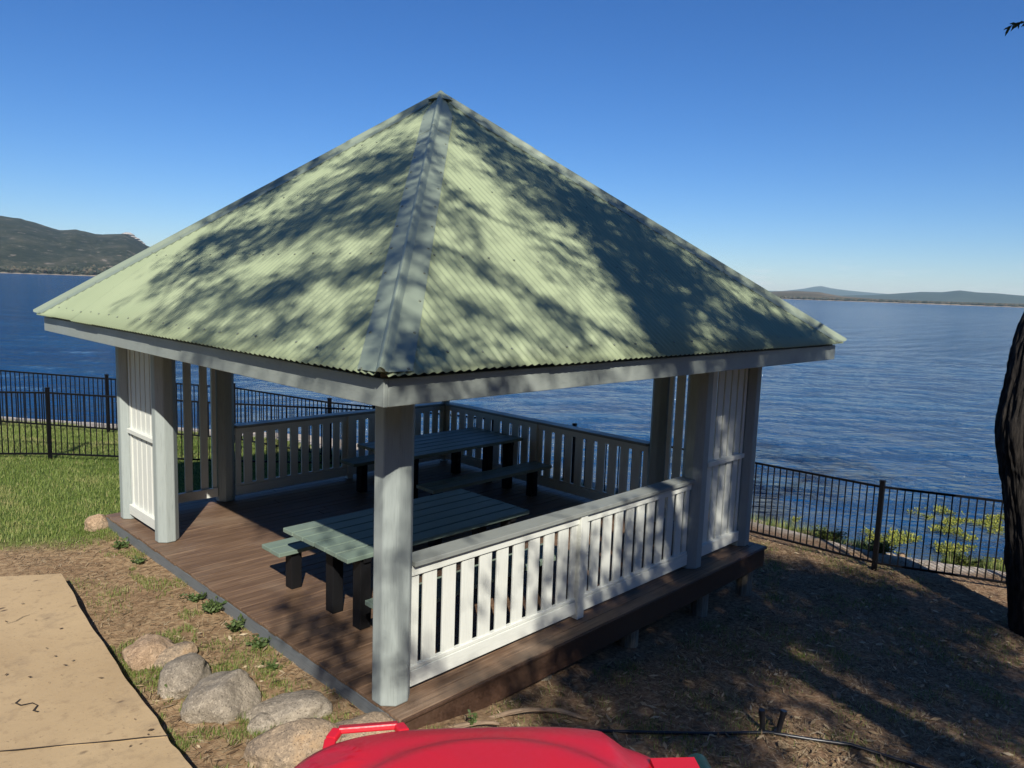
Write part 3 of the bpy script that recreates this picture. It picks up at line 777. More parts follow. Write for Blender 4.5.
# ---------------------------------------------------------------- pool fences
def fence(pts,label,spacing=2.45,h=1.22,lift=None):
    r=empty('pool_fence',(pts[0][0],pts[0][1],gz(*pts[0])),label=label,cat='fence',group='black tubular fences along the lake')
    O=Vector(r.location)
    ps=[]
    for a,b_ in zip(pts[:-1],pts[1:]):
        L=math.dist(a,b_);n_=max(1,round(L/spacing))
        for k in range(n_): ps.append((a[0]+(b_[0]-a[0])*k/n_,a[1]+(b_[1]-a[1])*k/n_))
    ps.append(pts[-1])
    P=[Vector((x,y,gz(x,y)+.02))-O for x,y in ps]
    for p in P:
        b=MB();b.box(p.x-.032,p.x+.032,p.y-.032,p.y+.032,p.z-.15,p.z+h+.07);o=b.build('fence_post',M['fence'],r,bevel=.004)
        b=MB();b.box(p.x-.038,p.x+.038,p.y-.038,p.y+.038,p.z+h+.071,p.z+h+.10);b.build('post_cap',M['fence'],o,bevel=.008)
    for a,c in zip(P[:-1],P[1:]):
        b=MB();d=(c-a);L=d.length
        for zz in (.09,h): b.bar(a+Vector((0,0,zz)),c+Vector((0,0,zz)),.026,.032)
        n_=max(2,round(L/.098))
        for k in range(1,n_):
            q=a+d*(k/n_);b.bar(q+Vector((0,0,.09)),q+Vector((0,0,h)),.016,.016,up=(d.x,d.y,0))
        b.build('picket_panel',M['fence'],r)
fence([(-9.9,24.2),(-8,22.5),(-2.5,17.6),(.3,15.0),(2.05,13.45),(3.95,11.3),(5.0,9.1),(7.0,6.2),(7.62,4.6),(7.7,2.1),(7.82,-.98),(8.6,-2.9),(9.9,-6.5)],'long black picket fence following the lake shore behind the gazebo',2.9)
fence([(-5.0,14.6),(-2.3,12.7),(.28,10.95),(2.9,9.45),(5.5,8.2)],'shorter black picket fence across the left lawn, nearer than the shore fence',3.1)

# ---------------------------------------------------------------- concrete path
b=MB();EDG=[(-1.27,4.36),(-1.45,2.48),(-1.55,.95),(-1.60,.17),(-1.72,-1.2),(-1.9,-3.0),(-2.2,-6),(-2.5,-9)]
LFT=[(-5.6,7.10),(-5.6,5.1),(-5.6,3.5),(-5.6,2.75),(-5.6,-1.2),(-5.6,-3.0),(-5.6,-6),(-5.6,-9)]
def path_strip(r0,r1,t0,t1):
    n_=24;ms=max(2,int(abs(t1-t0)*22)+6);vs=[]
    E=lambda t,tab:(np.interp(t,range(len(tab)),[q[0] for q in tab]),np.interp(t,range(len(tab)),[q[1] for q in tab]))
    for i in range(ms+1):
        t=t0+(t1-t0)*i/ms;a=E(t,EDG);c=E(t,LFT)
        for j in range(n_+1):
            f=j/n_;x=a[0]+(c[0]-a[0])*f;y=a[1]+(c[1]-a[1])*f
            if j==0: x+=.008*math.sin(t*7)+.0035*math.sin(t*19+1)+.003*vnoise(np.array([t*9.]),np.array([0.]),1,3)[0]
            z=max(gz(min(x,-1.7),y),gz(x,y))+GB
            vs.append((x,y,z+.004*math.sin(x*2+y)))
    fs=[(i*(n_+1)+j,i*(n_+1)+j+1,(i+1)*(n_+1)+j+1,(i+1)*(n_+1)+j) for i in range(ms) for j in range(n_)]
    o=len(vs);b.add(vs,fs,0,False)
    lo=[(v[0]+.0,v[1],v[2]-.20) for v in vs]
    W=n_+1;rim=[i*W for i in range(ms+1)];back=[j for j in range(W)];front=[ms*W+j for j in range(W)];lf=[i*W+n_ for i in range(ms+1)]
    for R in (rim,back,front,lf):
        q=[vs[k] for k in R]+[lo[k] for k in R];m_=len(R)
        b.add(q,[(k,k+1,m_+k+1,m_+k) for k in range(m_-1)],0)
path_strip(0,0,0,2.40);path_strip(0,0,2.414,5.2);path_strip(0,0,5.208,7)
def ribbon(pts,w,mi):
    vs=[];n_=len(pts)
    for k,(x,y) in enumerate(pts):
        q=pts[min(k+1,n_-1)];p_=pts[max(k-1,0)];dx,dy=q[0]-p_[0],q[1]-p_[1];l=math.hypot(dx,dy);ww=w*(.6+.8*abs(math.sin(k*2.3)))
        z=gz(min(x,-1.7),y)+GB+.008
        vs+=[(x-dy/l*ww,y+dx/l*ww,z),(x+dy/l*ww,y-dx/l*ww,z)]
    b.add(vs,[(2*k,2*k+1,2*k+3,2*k+2) for k in range(n_-1)],mi)
E_=lambda t,tab:(np.interp(t,range(len(tab)),[q[0] for q in tab]),np.interp(t,range(len(tab)),[q[1] for q in tab]))
a_,c2_=E_(2.407,EDG),E_(2.407,LFT);ribbon([(a_[0]+(c2_[0]-a_[0])*k/30,a_[1]+(c2_[1]-a_[1])*k/30+.004*math.sin(k*1.9)) for k in range(31)],.006,1)
ribbon([(-2.20,1.84),(-2.24,1.80),(-2.22,1.74),(-2.15,1.72),(-2.13,1.66),(-2.17,1.60),(-2.15,1.56)],.006,1)
ribbon([(-1.98,3.35),(-1.9,3.36),(-1.83,3.42),(-1.77,3.43)],.0025,1)
tag(b.build('path',[M['path'],M['crack']]),kind='structure')

# ---------------------------------------------------------------- rocks
def rockmesh(cx,cy,sx,sy,sz,rot,m,label,seed,sink=.35):
    if sx>.12: sx*=1.0;sy*=1.0;sz*=.95
    r_=np.random.RandomState(seed);bm=bmesh.new();bmesh.ops.create_icosphere(bm,subdivisions=5,radius=1)
    off=r_.uniform(0,50,3)
    planes=[Vector(r_.normal(size=3)).normalized() for _ in range(11)];dd=r_.uniform(.70,.92,11)
    from mathutils import noise
    for v in bm.verts:
        p=v.co.copy()
        for pl,d in zip(planes,dd):
            k=p.dot(pl)
            if k>d: p-=pl*(k-d)*.66
        nz=noise.noise(p*1.3+Vector(off))*.16+noise.noise(p*3.6+Vector(off))*.05+noise.noise(p*9+Vector(off))*.022+noise.noise(p*22+Vector(off))*.010
        p*=1+nz
        v.co=Vector((p.x*sx,p.y*sy,p.z*sz))
    me=bpy.data.meshes.new('boulder');bm.to_mesh(me);bm.free()
    for f in me.polygons:f.use_smooth=True
    me.materials.append(m);o=bpy.data.objects.new('boulder',me);col.objects.link(o)
    o.location=(cx,cy,gz(cx,cy)+sz*(1-2*sink)*.6);o.rotation_euler=(r_.uniform(-.15,.15),r_.uniform(-.15,.15),rot)
    return tag(o,label,'boulder',group='boulders edging the soil beside the path')
G_,T_,X_=M['rock_grey'],M['rock_tan'],M['rock_mix']
rockmesh(-1.14,2.18,.25,.20,.17,.6,T_,'tan boulder furthest up the row beside the path edge',1)
rockmesh(-.97,2.02,.20,.13,.11,.2,X_,'low weedy brown boulder tucked against the tan one',2)
rockmesh(-1.10,1.56,.31,.23,.18,.9,G_,'pale grey boulder behind the leafy seedling',3)
rockmesh(-1.00,1.03,.32,.27,.22,.4,G_,'large rounded grey boulder in the middle of the row',4,.3)
rockmesh(-.66,.56,.33,.20,.12,-.6,G_,'shaded dark grey boulder near the deck edge',5)
rockmesh(-.90,.10,.35,.26,.20,-.5,X_,'big orange and grey boulder beside the red bin lid',6,.3)
rockmesh(-.40,-.10,.32,.20,.13,-.5,X_,'brown boulder at the foot of the front post',7)
rockmesh(-.36,6.24,.16,.12,.16,.2,T_,'small pale boulder at the left corner of the deck',8,.25)
rockmesh(-.90,.55,.13,.11,.07,.3,G_,'small grey boulder between the two larger grey ones',10)
o=rockmesh(3.68,-2.05,.06,.045,.035,.3,T_,'fist sized orange stone lying on the shaded ground',9);o.name='stone';o['category']='stone';del o['group']

# ---------------------------------------------------------------- small plants
def leafy(name,x,y,nl,rad,h,label,group=None,seed=0,ll=.05,cat='weed',m='weed',tone=(0,1)):
    r_=np.random.RandomState(seed);vs=[];sh=[];z=gz(x,y)-.01
    st=MB()
    ns=max(3,nl//14)
    for s in range(ns):
        a=r_.uniform(0,6.28);q=r_.uniform(.1,1)*rad;tip=(math.cos(a)*q,math.sin(a)*q,h*r_.uniform(.4,1))
        st.tube([(0+math.cos(a)*q*.15,math.sin(a)*q*.15,0),(tip[0]*.6,tip[1]*.6,tip[2]*.7),tip],[.004,.003,.0015],4)
        for k in range(nl//ns):
            t=r_.uniform(.25,1);c=np.array([tip[0]*t,tip[1]*t,tip[2]*t**.8])+r_.normal(size=3)*.012
            d=r_.normal(size=3);d[2]=abs(d[2])*.5;d/=np.linalg.norm(d);w=np.cross(d,r_.normal(size=3));w/=np.linalg.norm(w);l=ll*r_.uniform(.6,1.3)
            vs+=[c,c+d*l*.5+w*l*.28,c+d*l,c+d*l*.5-w*l*.28];sh.append(r_.uniform(*tone))
    root=st.build(name,M['weed'] if m=='weed' else M[m]);root.location=(x,y,z)
    o=npmesh('leaves',np.array(vs),4,M[m],root,attrs=sh)
    return tag(root,label,cat,group)
WG='weeds along the deck skirt'
for i,(x,y,n_,r_,h,lb) in enumerate([(-.36,5.3,120,.20,.10,'weed patch by the left end of the deck skirt'),(-.40,4.55,70,.13,.07,'small weed by the skirt next to the slatted screen post'),
    (-.36,3.1,120,.15,.10,'weed clump half way along the grey deck skirt'),(-.33,2.72,180,.17,.14,'tallest leafy weed clump against the grey deck skirt'),(-.34,2.2,150,.14,.12,'weed clump by the skirt nearer the boulders'),(-.34,1.72,120,.14,.11,'weed clump at the skirt level with the grey boulders'),(-.42,1.3,50,.10,.05,'thin creeping weed near the near end of the skirt')]):
    leafy('weed',x,y,n_,r_,h,lb,WG,seed=40+i,ll=.045)
leafy('seedling',-1.18,1.42,22,.10,.16,'bright green broad leafed seedling between boulders and path','seedlings' if 0 else None,seed=60,ll=.10,cat='plant',tone=(.6,1))
leafy('seedling',.30,-.52,40,.05,.17,'small upright green seedling at the foot of the deck by the red lid',None,seed=61,ll=.035,cat='plant',tone=(.4,.9))
# dead bark strips by the deck corner
for i,(x,y,L,a,lb) in enumerate([(.25,-.48,.55,-.75,'curled bark strip lying nearest the front post'),(.75,-.55,.7,-.55,'long bark strip lying below the deck edge'),(1.1,-.75,.45,-.9,'short bark strip on bare soil right of the longer one')]):
    b=MB();vs=[];n_=10
    for k in range(n_+1):
        t=k/n_-.5;w=.035*(1-abs(t)*1.1)
        for j in range(5):
            f=(j/4-.5)*2;vs.append((t*L,f*w,.012+.02*abs(f)+.025*math.sin(t*5+i)))
    b.add(vs,[(k*5+j,k*5+j+1,(k+1)*5+j+1,(k+1)*5+j) for k in range(n_) for j in range(4)],0,True)
    o=b.build('bark_strip',M['barkstrip'],loc=(x,y,gz(x,y)+.01));o.rotation_euler.z=a;so=o.modifiers.new('thick','SOLIDIFY');so.thickness=.006
    tag(o,lb,'bark strip','bark strips below the deck')

# ---------------------------------------------------------------- irrigation pipe and stakes
pp=[(1.0,-.95),(1.59,-1.41),(2.0,-1.68),(2.42,-1.95),(2.62,-2.25),(2.81,-2.50),(2.96,-3.03),(3.3,-4.2)]
b=MB();b.tube([(x,y,gz(x,y)+.022+.008*math.sin(x*5)) for x,y in pp],.0145,8)
tag(b.build('irrigation_pipe',M['pipe']),'thin black irrigation pipe snaking over the shaded ground','pipe')
for (x,y,dx,dy,lb) in ((2.44,-1.90,-.01,.02,'left black stake standing in the ground where the pipe bends'),(2.52,-1.99,.05,-.02,'right leaning black stake standing where the pipe bends')):
    z=gz(x,y);b=MB();b.tube([(0,0,-.05),(dx*.5,dy*.5,.08),(dx,dy,.17)],[.022,.024,.026],8);b.tube([(dx,dy,.165),(dx*1.05,dy*1.05,.19)],[.030,.027],8)
    o=b.build('garden_stake',M['pipe'],loc=(x,y,z));tag(o,lb,'stake','black stakes at the pipe bend')
    b=MB();b.bar((0-.05,0,.03),(.05,.01,.035),.012,.02);b.build('clip',M['pipe'],o)

# ---------------------------------------------------------------- wheelie bin with red lid
BX=Vector((.763,-.646,0));BN=Vector((-.646,-.763,0))      # hinge direction, direction to the viewer side
bc=Vector((-2.61,-3.69,0))-BX*.04+BN*.225;LZ=2.483
bin_=empty('wheelie_bin',(bc.x,bc.y,gz(bc.x,bc.y)),label='dark green wheelie bin with a red lid in front of the gazebo',cat='bin')
bin_.rotation_euler.z=math.atan2(BX.y,BX.x)
zg=gz(bc.x,bc.y);HH=LZ-zg-.04
# local frame: +x towards the hinge, -y towards the viewer... body tapers down
b=MB()
def rrect(hx,hy,r,z,cx=0,n_=6):
    L_=[]
    for sx,sy,a0 in ((1,1,0),(-1,1,90),(-1,-1,180),(1,-1,270)):
        for k in range(n_+1):
            a=R_(a0+90*k/n_);L_.append((cx+sx*(hx-r)+r*math.cos(a),sy*(hy-r)+r*math.sin(a),z))
    return L_
secs=[(.24,.20,.05,.03),(.25,.21,.05,.10),(.295,.24,.11,HH-.10),(.305,.25,.12,HH-.09),(.305,.25,.12,HH-.01)]
vs=[];nn=28
for hx,hy,r,z in secs: vs+=rrect(hx,hy,r,z)
b.add(vs,[(k*nn+j,k*nn+(j+1)%nn,(k+1)*nn+(j+1)%nn,(k+1)*nn+j) for k in range(len(secs)-1) for j in range(nn)]+[tuple(range(nn))[::-1]],0,True)
b.build('body',M['green'],bin_)
for s in (1,-1):
    b=MB();b.tube([(.22,s*.235,.10),(.22,s*.285,.10)],.10,20);w=b.build('wheel',M['pipe'],bin_);b=MB();b.tube([(.22,s*.286,.10),(.22,s*.292,.10)],.05,16);b.build('hub',M['green'],w)
# lid: shallow dome heightfield on a rounded rectangle
b=MB();NXX,NYY=60,44;hx,hy=.345,.285
def lidz(x,y):
    u_=abs(x/hx);v_=abs(y/hy);e=max(0,1-(u_**3.4+v_**3.4))
    z=.052*min(1,e*1.5)**.42
    z+=.014*(1-(x/hx)**2)*(1-(y/hy)**2)
    d_=math.hypot((x+.0)/.215,(y-.0)/.175)      # raised middle panel
    z+=.012*max(0,min(1,(1.12-d_)/.14))
    if x>.20: z-= .022*min(1,(x-.20)/.04)*(1 if e>0 else 0)
    ringd=abs(math.hypot((x+.245),(y-.165))-.034)   # moulded round mark
    if ringd<.006: z+=.0028
    return z
grid={}
vs=[]
for i in range(NXX+1):
    for j in range(NYY+1):
        a_=-1+2*i/NXX;c_=-1+2*j/NYY
        # squircle map
        k=(max(abs(a_),abs(c_))**1e-9);
        rr_=max(abs(a_),abs(c_));nrm=(abs(a_)**3.3+abs(c_)**3.3)**(1/3.3) or 1
        f=rr_/nrm
        x=a_*f*hx;y=c_*f*hy
        vs.append((x,y,lidz(x*.9999,y*.9999)))
b.add(vs,[(i*(NYY+1)+j,(i+1)*(NYY+1)+j,(i+1)*(NYY+1)+j+1,i*(NYY+1)+j+1) for i in range(NXX) for j in range(NYY)],0,True)
rim=[i*(NYY+1) for i in range(NXX+1)]+[NXX*(NYY+1)+j for j in range(1,NYY+1)]+[i*(NYY+1)+NYY for i in range(NXX-1,-1,-1)]+[j for j in range(NYY-1,0,-1)]
q=[vs[k] for k in rim];q2=[(v[0]*1.012,v[1]*1.012,v[2]-.035) for v in q];m_=len(q);b.add(q+q2,[(k,m_+k,m_+(k+1)%m_,(k+1)%m_) for k in range(m_)],0,True)
# hinge apron
b.box(.27,.345,-.17,.172,.004,.032)
lid=b.build('lid',M['red'],bin_,loc=(0,0,HH-.005))
# side grab handle with a see-through loop
hb=MB()
hp=[(-.262,.200,.016),(-.262,.250,.026),(-.252,.272,.031),(-.150,.278,.034),(-.138,.255,.034),(-.136,.215,.032)]
for q0,q1 in zip(hp[:-1],hp[1:]): hb.bar(q0,q1,.020,.011,up=(0,.3,1))
hb.build('grab_handle',M['red'],lid,bevel=.003)
hb=MB();hb.tube([(.352,-.19,.006),(.352,.182,.006)],.0215,14);hb.build('hinge_bar',M['green'],bin_,loc=(0,0,HH))
M['cap_grey']=mat('hinge_cap',.3,(.10,.13,.12))
hb=MB();hb.tube([(.352,.1825,.006),(.352,.192,.006)],[.0165,.011],14);hb.build('hinge_end_cap',M['cap_grey'],bin_,loc=(0,0,HH))

# ---------------------------------------------------------------- trees
def leaves(centers,dirs,n_,ll,r_,spread):
    """long drooping gum leaves round given centres"""
    C=np.repeat(centers,n_,0);N_=len(C);C=C+r_.normal(size=(N_,3))*np.repeat(spread,n_,0)[:,None]
    d=r_.normal(size=(N_,3));d[:,2]-=.9;d/=np.linalg.norm(d,axis=1)[:,None]
    w=np.cross(d,r_.normal(size=(N_,3)));w/=np.linalg.norm(w,axis=1)[:,None]
    l=(ll*r_.uniform(.6,1.25,N_))[:,None];wd=l*.15
    v=np.stack([C,C+d*l*.45+w*wd,C+d*l,C+d*l*.45-w*wd],1)
    return v.reshape(-1,3)
# 1) the gum whose crown throws the dapples: trunk behind the viewpoint
T0=Vector((-1.2,-11.2,gz(-1.2,-11.2)))
tree=empty('gum_tree',T0,label='tall spreading gum tree behind the viewpoint, dappling the gazebo roof with shade',cat='tree',group='gum trees')
nodes=[Vector((0,0,-.3)),Vector((.05,.1,1.4)),Vector((-.1,.5,2.8)),Vector((-.3,1.0,4.2)),Vector((-.7,1.6,5.6)),Vector((-1.2,2.6,7.2)),Vector((-1.6,3.6,8.6))]
par=[-1,0,1,2,3,4,5]
sp=[];
for s in SPRAYS: sp.append((Vector(s[:3])-T0,Vector(s[3:6])-T0,s[6],s[7]))
thick=[]
order=sorted(range(len(sp)),key=lambda i:min((sp[i][0]-nodes[4]).length,(sp[i][1]-nodes[4]).length))
rt=random.Random(5)
for i in order:
    a,b_,w,od=sp[i]
    best=None
    for k in range(3,len(nodes)):
        for e,f in ((a,b_),(b_,a)):
            dd_=(nodes[k]-e).length+ (0.35 if k<7 else 0)
            if best is None or dd_<best[0]: best=(dd_,k,e,f)
    _,k,e,f=best;p0=nodes[k];L=(e-p0).length;last=k
    m_=max(1,int(L/.9))
    for j in range(1,m_+1):
        q=p0.lerp(e,j/m_)
        if j<m_: q=q+Vector((rt.uniform(-.1,.1),rt.uniform(-.1,.1),rt.uniform(-.02,.14)))
        nodes.append(q);par.append(last);last=len(nodes)-1
    if od>=4: thick.append((e.copy(),f.copy(),w))
    m2=max(1,int((f-e).length/.8))
    for j in range(1,m2+1):
        q=e.lerp(f,j/m2);nodes.append(q);par.append(last);last=len(nodes)-1
cnt=[0]*len(nodes)
kids=[[] for _ in nodes]
for i in range(len(nodes)-1,0,-1):
    cnt[i]=max(cnt[i],1);cnt[par[i]]+=cnt[i];kids[par[i]].append(i)
rad=[min(.30,.0065*math.sqrt(c)+.0035) for c in cnt]
for i,r in enumerate((.34,.29,.26,.235,.21,.17,.12)): rad[i]=r
tb=MB();tb.tube(nodes[:7],rad[:7],14,rough=.12,seed=4);tb.build('trunk',M['bark'],tree)
tb=MB()
for i in range(7,len(nodes)):
    pr=par[i];tb.tube([nodes[pr],nodes[i]],[min(rad[pr],rad[i]*1.35),rad[i]],6,cap=False)
for e,f,w in thick: tb.tube([e,e.lerp(f,.5)+Vector((.03,.02,.03)),f],[w*.5,w*.46,w*.4],8)
tb.build('branches',M['bark'],tree)
r_=np.random.RandomState(9);cs=[];spd=[]
ll=.15;la=ll*ll*.15*.62
for a,b_,w,od in sp:
    if od>=4: od=.5
    L=(b_-a).length;area=(L+w*.5)*w
    ncl=max(2,int(area*od/(la*10)))
    for k in range(ncl):
        t=r_.uniform(-.05,1.05);v=np.array(a.lerp(b_,t));off=r_.normal(size=3)*w*.27;cs.append(v+off);spd.append(.10)
cs=np.array(cs);spd=np.array(spd);ts=np.array([-.463,-.637,.616]);pv0=cs+np.array(T0)-np.array([-2.52,-3.95,2.45]);pd=pv0-np.outer(pv0@ts,ts);kp=np.linalg.norm(pd,axis=1)>.55;cs=cs[kp];spd=spd[kp]
V=leaves(cs,None,10,ll,r_,spd)
npmesh('crown',V,4,M['leaf'],tree,attrs=r_.uniform(0,1,len(V)//4))
print('crown leaves',len(V)//4)
# 2) the gum at the right edge of the picture
TR=Vector((6.0,-3.9,0))
C0=Vector((CX,CY,CZ))
tr=empty('gum_tree',(7.16,-3.15,gz(7.16,-3.15)),label='dark rough barked gum trunk at the right edge beside the shore fence',cat='tree',group='gum trees')
O=Vector(tr.location)
tp=[(7.17,-3.55,-2.2),(7.17,-3.22,-1.0),(7.15,-3.04,-.25),(7.15,-2.93,.4),(7.17,-2.80,1.15),(7.17,-2.70,1.74),(7.30,-2.70,2.4),(7.46,-2.74,3.07),(7.95,-3.0,4.0),(8.5,-3.5,5.4),(8.9,-4.1,7.0)]
trd=[.44,.36,.29,.275,.265,.285,.265,.25,.23,.19,.14]
# finer trunk with knobbly bark
from mathutils import noise as mnoise
def trunkmesh(pts,rad,nseg=260,n_=110,seed=0):
    P=np.array(pts);t=np.linspace(0,len(P)-1,nseg);vs=[]
    def cr(t,A):
        i=min(int(t),len(A)-2);f=t-i;g=lambda k:A[max(0,min(len(A)-1,k))]
        p0,p1,p2,p3=g(i-1),g(i),g(i+1),g(i+2)
        return .5*((2*p1)+(-p0+p2)*f+(2*p0-5*p1+4*p2-p3)*f*f+(-p0+3*p1-3*p2+p3)*f**3)
    Rr=np.array(rad)
    for tt in t:
        c=cr(tt,P);r=cr(tt,Rr)
        for k in range(n_):
            a=2*math.pi*k/n_;q=Vector((math.cos(a)*3.2,math.sin(a)*3.2,c[2]*1.1))
            e=mnoise.noise(q)*.08+mnoise.noise(q*3)*.05-abs(mnoise.noise(Vector((q.x*2.6,q.y*2.6,q.z*1.1))))*.22-abs(mnoise.noise(Vector((q.x*1.5,q.y*1.5,q.z*5.5))))*.10+mnoise.noise(q*9)*.03+.06
            vs.append((c[0]+math.cos(a)*r*(1+e),c[1]+math.sin(a)*r*(1+e),c[2]))
    fs=[(i*n_+k,i*n_+(k+1)%n_,(i+1)*n_+(k+1)%n_,(i+1)*n_+k) for i in range(nseg-1) for k in range(n_)]
    b=MB();b.add(vs,fs,0,True);return b
lp=[Vector(p)-O for p in tp]
trunkmesh(lp,trd).build('trunk',M['bark'],tr)
br=MB();twig_c=[];
def limb(pts,r0,r1,n_=8):
    m_=len(pts);br.tube([Vector(p)-O for p in pts],[r0+(r1-r0)*k/(m_-1) for k in range(m_)],n_,rough=.08)
limb([(7.95,-3.0,4.0),(7.3,-3.9,5.2),(6.2,-4.3,6.0),(5.0,-4.4,6.5),(3.9,-4.1,6.4)],.11,.03)
limb([(3.9,-4.1,6.4),(3.3,-3.7,5.7),TWIG[0],TWIG[1]],.03,.005);limb(TWIG[1:],.005,.0015,5)
limb([(8.6,-3.6,5.4),(8.4,-5.0,6.8),(7.6,-6.6,8.2)],.11,.03)
limb([(8.9,-4.1,7.0),(9.6,-4.6,8.8),(9.4,-5.6,10.2)],.12,.03)
limb([(8.9,-4.1,7.0),(7.9,-4.9,8.8),(6.8,-5.2,9.8)],.10,.03)
limb([(8.4,-3.4,4.8),(9.8,-4.6,6.2),(11.2,-5.8,7.4)],.10,.03)
br.build('branches',M['bark'],tr)
r_=np.random.RandomState(19);cs=[];
for c,rd_,n_ in (((6.2,-5.2,6.9),1.0,110),((4.6,-5.2,7.2),.9,90),((7.8,-6.6,8.4),1.4,200),((9.4,-5.4,10),1.5,220),((6.8,-5.4,9.8),1.3,180),((11.2,-5.9,7.6),1.4,180)):
    for k in range(n_):
        q=r_.normal(size=3);q/=np.linalg.norm(q);cs.append(np.array(c)-np.array(O)+q*rd_*r_.uniform(.35,1)**.5*np.array([1,1,.7]))
V=leaves(np.array(cs),None,12,.15,r_,np.full(len(cs),.12))
# the few leaves that hang into the top right corner
tl=[]
TW=[Vector(q)-O for q in TWIG]
for k in range(26):
    t=(k+.5)/26*2.9;i0=min(int(t),2);base=TW[3-i0].lerp(TW[2-i0],t-i0);L_=.035+.03*abs(math.sin(k*1.7))
    d=Vector((-.30+.45*math.sin(k*2.1),.30+.45*math.cos(k*1.7),-.55+.45*math.sin(k*3.3))).normalized();w=d.cross(Vector((.7,.7,.1))).normalized()
    tl+=[base,base+d*L_*.5+w*L_*.15,base+d*L_,base+d*L_*.5-w*L_*.15]
V=np.concatenate([V,np.array([tuple(v) for v in tl])])
npmesh('crown',V,4,M['leaf'],tr,attrs=r_.uniform(0,1,len(V)//4))

# ---------------------------------------------------------------- grass, litter, shore growth
def blades(name,X,Y,h,w,m,tone,label,cat,lean=.5,seed=1,lift=0):
    r_=np.random.RandomState(seed);n_=len(X);Zg=gz_np(X,Y)+lift+(fbm(X,Y,.55,1)-.5)*.035+(fbm(X,Y,.13,4)-.5)*.016-.004
    a=r_.uniform(0,2*math.pi,n_);ln=lean*r_.uniform(0,1,n_);H=h*r_.uniform(.5,1.25,n_)
    b0=np.stack([X,Y,Zg],1);wv=np.stack([-np.sin(a),np.cos(a),np.zeros(n_)],1)*(w*r_.uniform(.7,1.3,n_))[:,None]
    tip=b0+np.stack([np.cos(a)*H*ln,np.sin(a)*H*ln,H*np.sqrt(np.clip(1-ln**2,.02,1))],1)
    V=np.stack([b0-wv/2,b0+wv/2,tip],1).reshape(-1,3)
    return tag(npmesh(name,V,3,M[m],attrs=tone),label,cat,kind='stuff')
def onpath(X,Y): return (X<np.interp(Y,[-9,-6,-3,-1.2,.17,.95,2.48,4.36],[-2.5,-2.2,-1.9,-1.72,-1.6,-1.55,-1.45,-1.27])+.02)&(Y<np.interp(X,[-5.6,-1.27],[7.12,4.38]))
def ondeck(X,Y): return (X>DX0-.0)&(X<DX1)&(Y>DY0-.01)&(Y<DY1)
r_=np.random.RandomState(77)
def scatter(n_,x0,x1,y0,y1): return r_.uniform(x0,x1,n_),r_.uniform(y0,y1,n_)
# lawn
Xa,Ya=scatter(420000,-7,8.5,4.2,19);k=r_.rand(len(Xa))<lawn_mask(Xa,Ya)*(1-sand_mask(Xa,Ya))*np.clip(1.35-(Ya-8)*.055,.5,1);k&=~onpath(Xa,Ya)&~ondeck(Xa,Ya)
Xa,Ya=Xa[k],Ya[k];pt=fbm(Xa,Ya,1.6,50);dry=np.clip((fbm(Xa,Ya,.8,51)-.60)*5,0,1);far=np.clip((Ya-11)/4,0,1)
tone=np.clip(.12+pt*.45+r_.normal(size=len(Xa))*.13+dry*.35+far*.28,0,1);tone=np.where(r_.rand(len(Xa))<.05,.85,tone)
blades('lawn_grass',Xa,Ya,.065,.010,'grass',tone,'lush green lawn grass on the left yard, running past the fences','grass',.75,2)
print('lawn',len(Xa))
# sparse green tufts on the shaded ground and between rocks
cx_,cy_=scatter(640,-1.5,8,-4.8,4.5);kk=~onpath(cx_,cy_)&~ondeck(cx_,cy_)&((cx_>.6)|(fbm(cx_,cy_,.8,61)>.5));cx_,cy_=cx_[kk],cy_[kk]
gm=fbm(cx_,cy_,1.2,62)>.36;cx_,cy_=cx_[gm],cy_[gm]
Xb=np.repeat(cx_,90)+r_.normal(size=len(cx_)*90)*.10;Yb=np.repeat(cy_,90)+r_.normal(size=len(cx_)*90)*.10
kk=~onpath(Xb,Yb)&~ondeck(Xb,Yb);Xb,Yb=Xb[kk],Yb[kk]
# grass fringe between path and boulders
Xf,Yf=scatter(26000,-1.7,-.55,-1.3,2.6);kk=~onpath(Xf,Yf)&(fbm(Xf,Yf,.35,63)>.46)&(Xf<-.85+.35*fbm(Xf,Yf,.5,64));Xf,Yf=Xf[kk],Yf[kk]
RK=np.array([(-1.14,2.18),(-.97,2.02),(-1.02,1.58),(-.88,1.08),(-.55,.60),(-.80,.10),(-.28,-.22),(-.42,6.22),(-.86,.56)])
kk=r_.randint(0,9,9000);an=r_.uniform(0,6.283,9000);rr=r_.uniform(.15,.42,9000);Xg=RK[kk,0]+np.cos(an)*rr;Yg=RK[kk,1]+np.sin(an)*rr;k2=~onpath(Xg,Yg)&~ondeck(Xg,Yg)&(fbm(Xg,Yg,.18,66)>.5);Xg,Yg=Xg[k2],Yg[k2]
Xk,Yk=scatter(9000,-.62,-.24,.2,6.2);k2=fbm(Xk,Yk,.25,67)>.54;Xk,Yk=Xk[k2],Yk[k2]
Xb=np.concatenate([Xb,Xf,Xg,Xk]);Yb=np.concatenate([Yb,Yf,Yg,Yk])
blades('green_tufts',Xb,Yb,.055,.006,'grass',np.clip(r_.normal(.35,.22,len(Xb)),0,1),'short green grass tufts in bare soil beside path and deck','grass',.8,3)
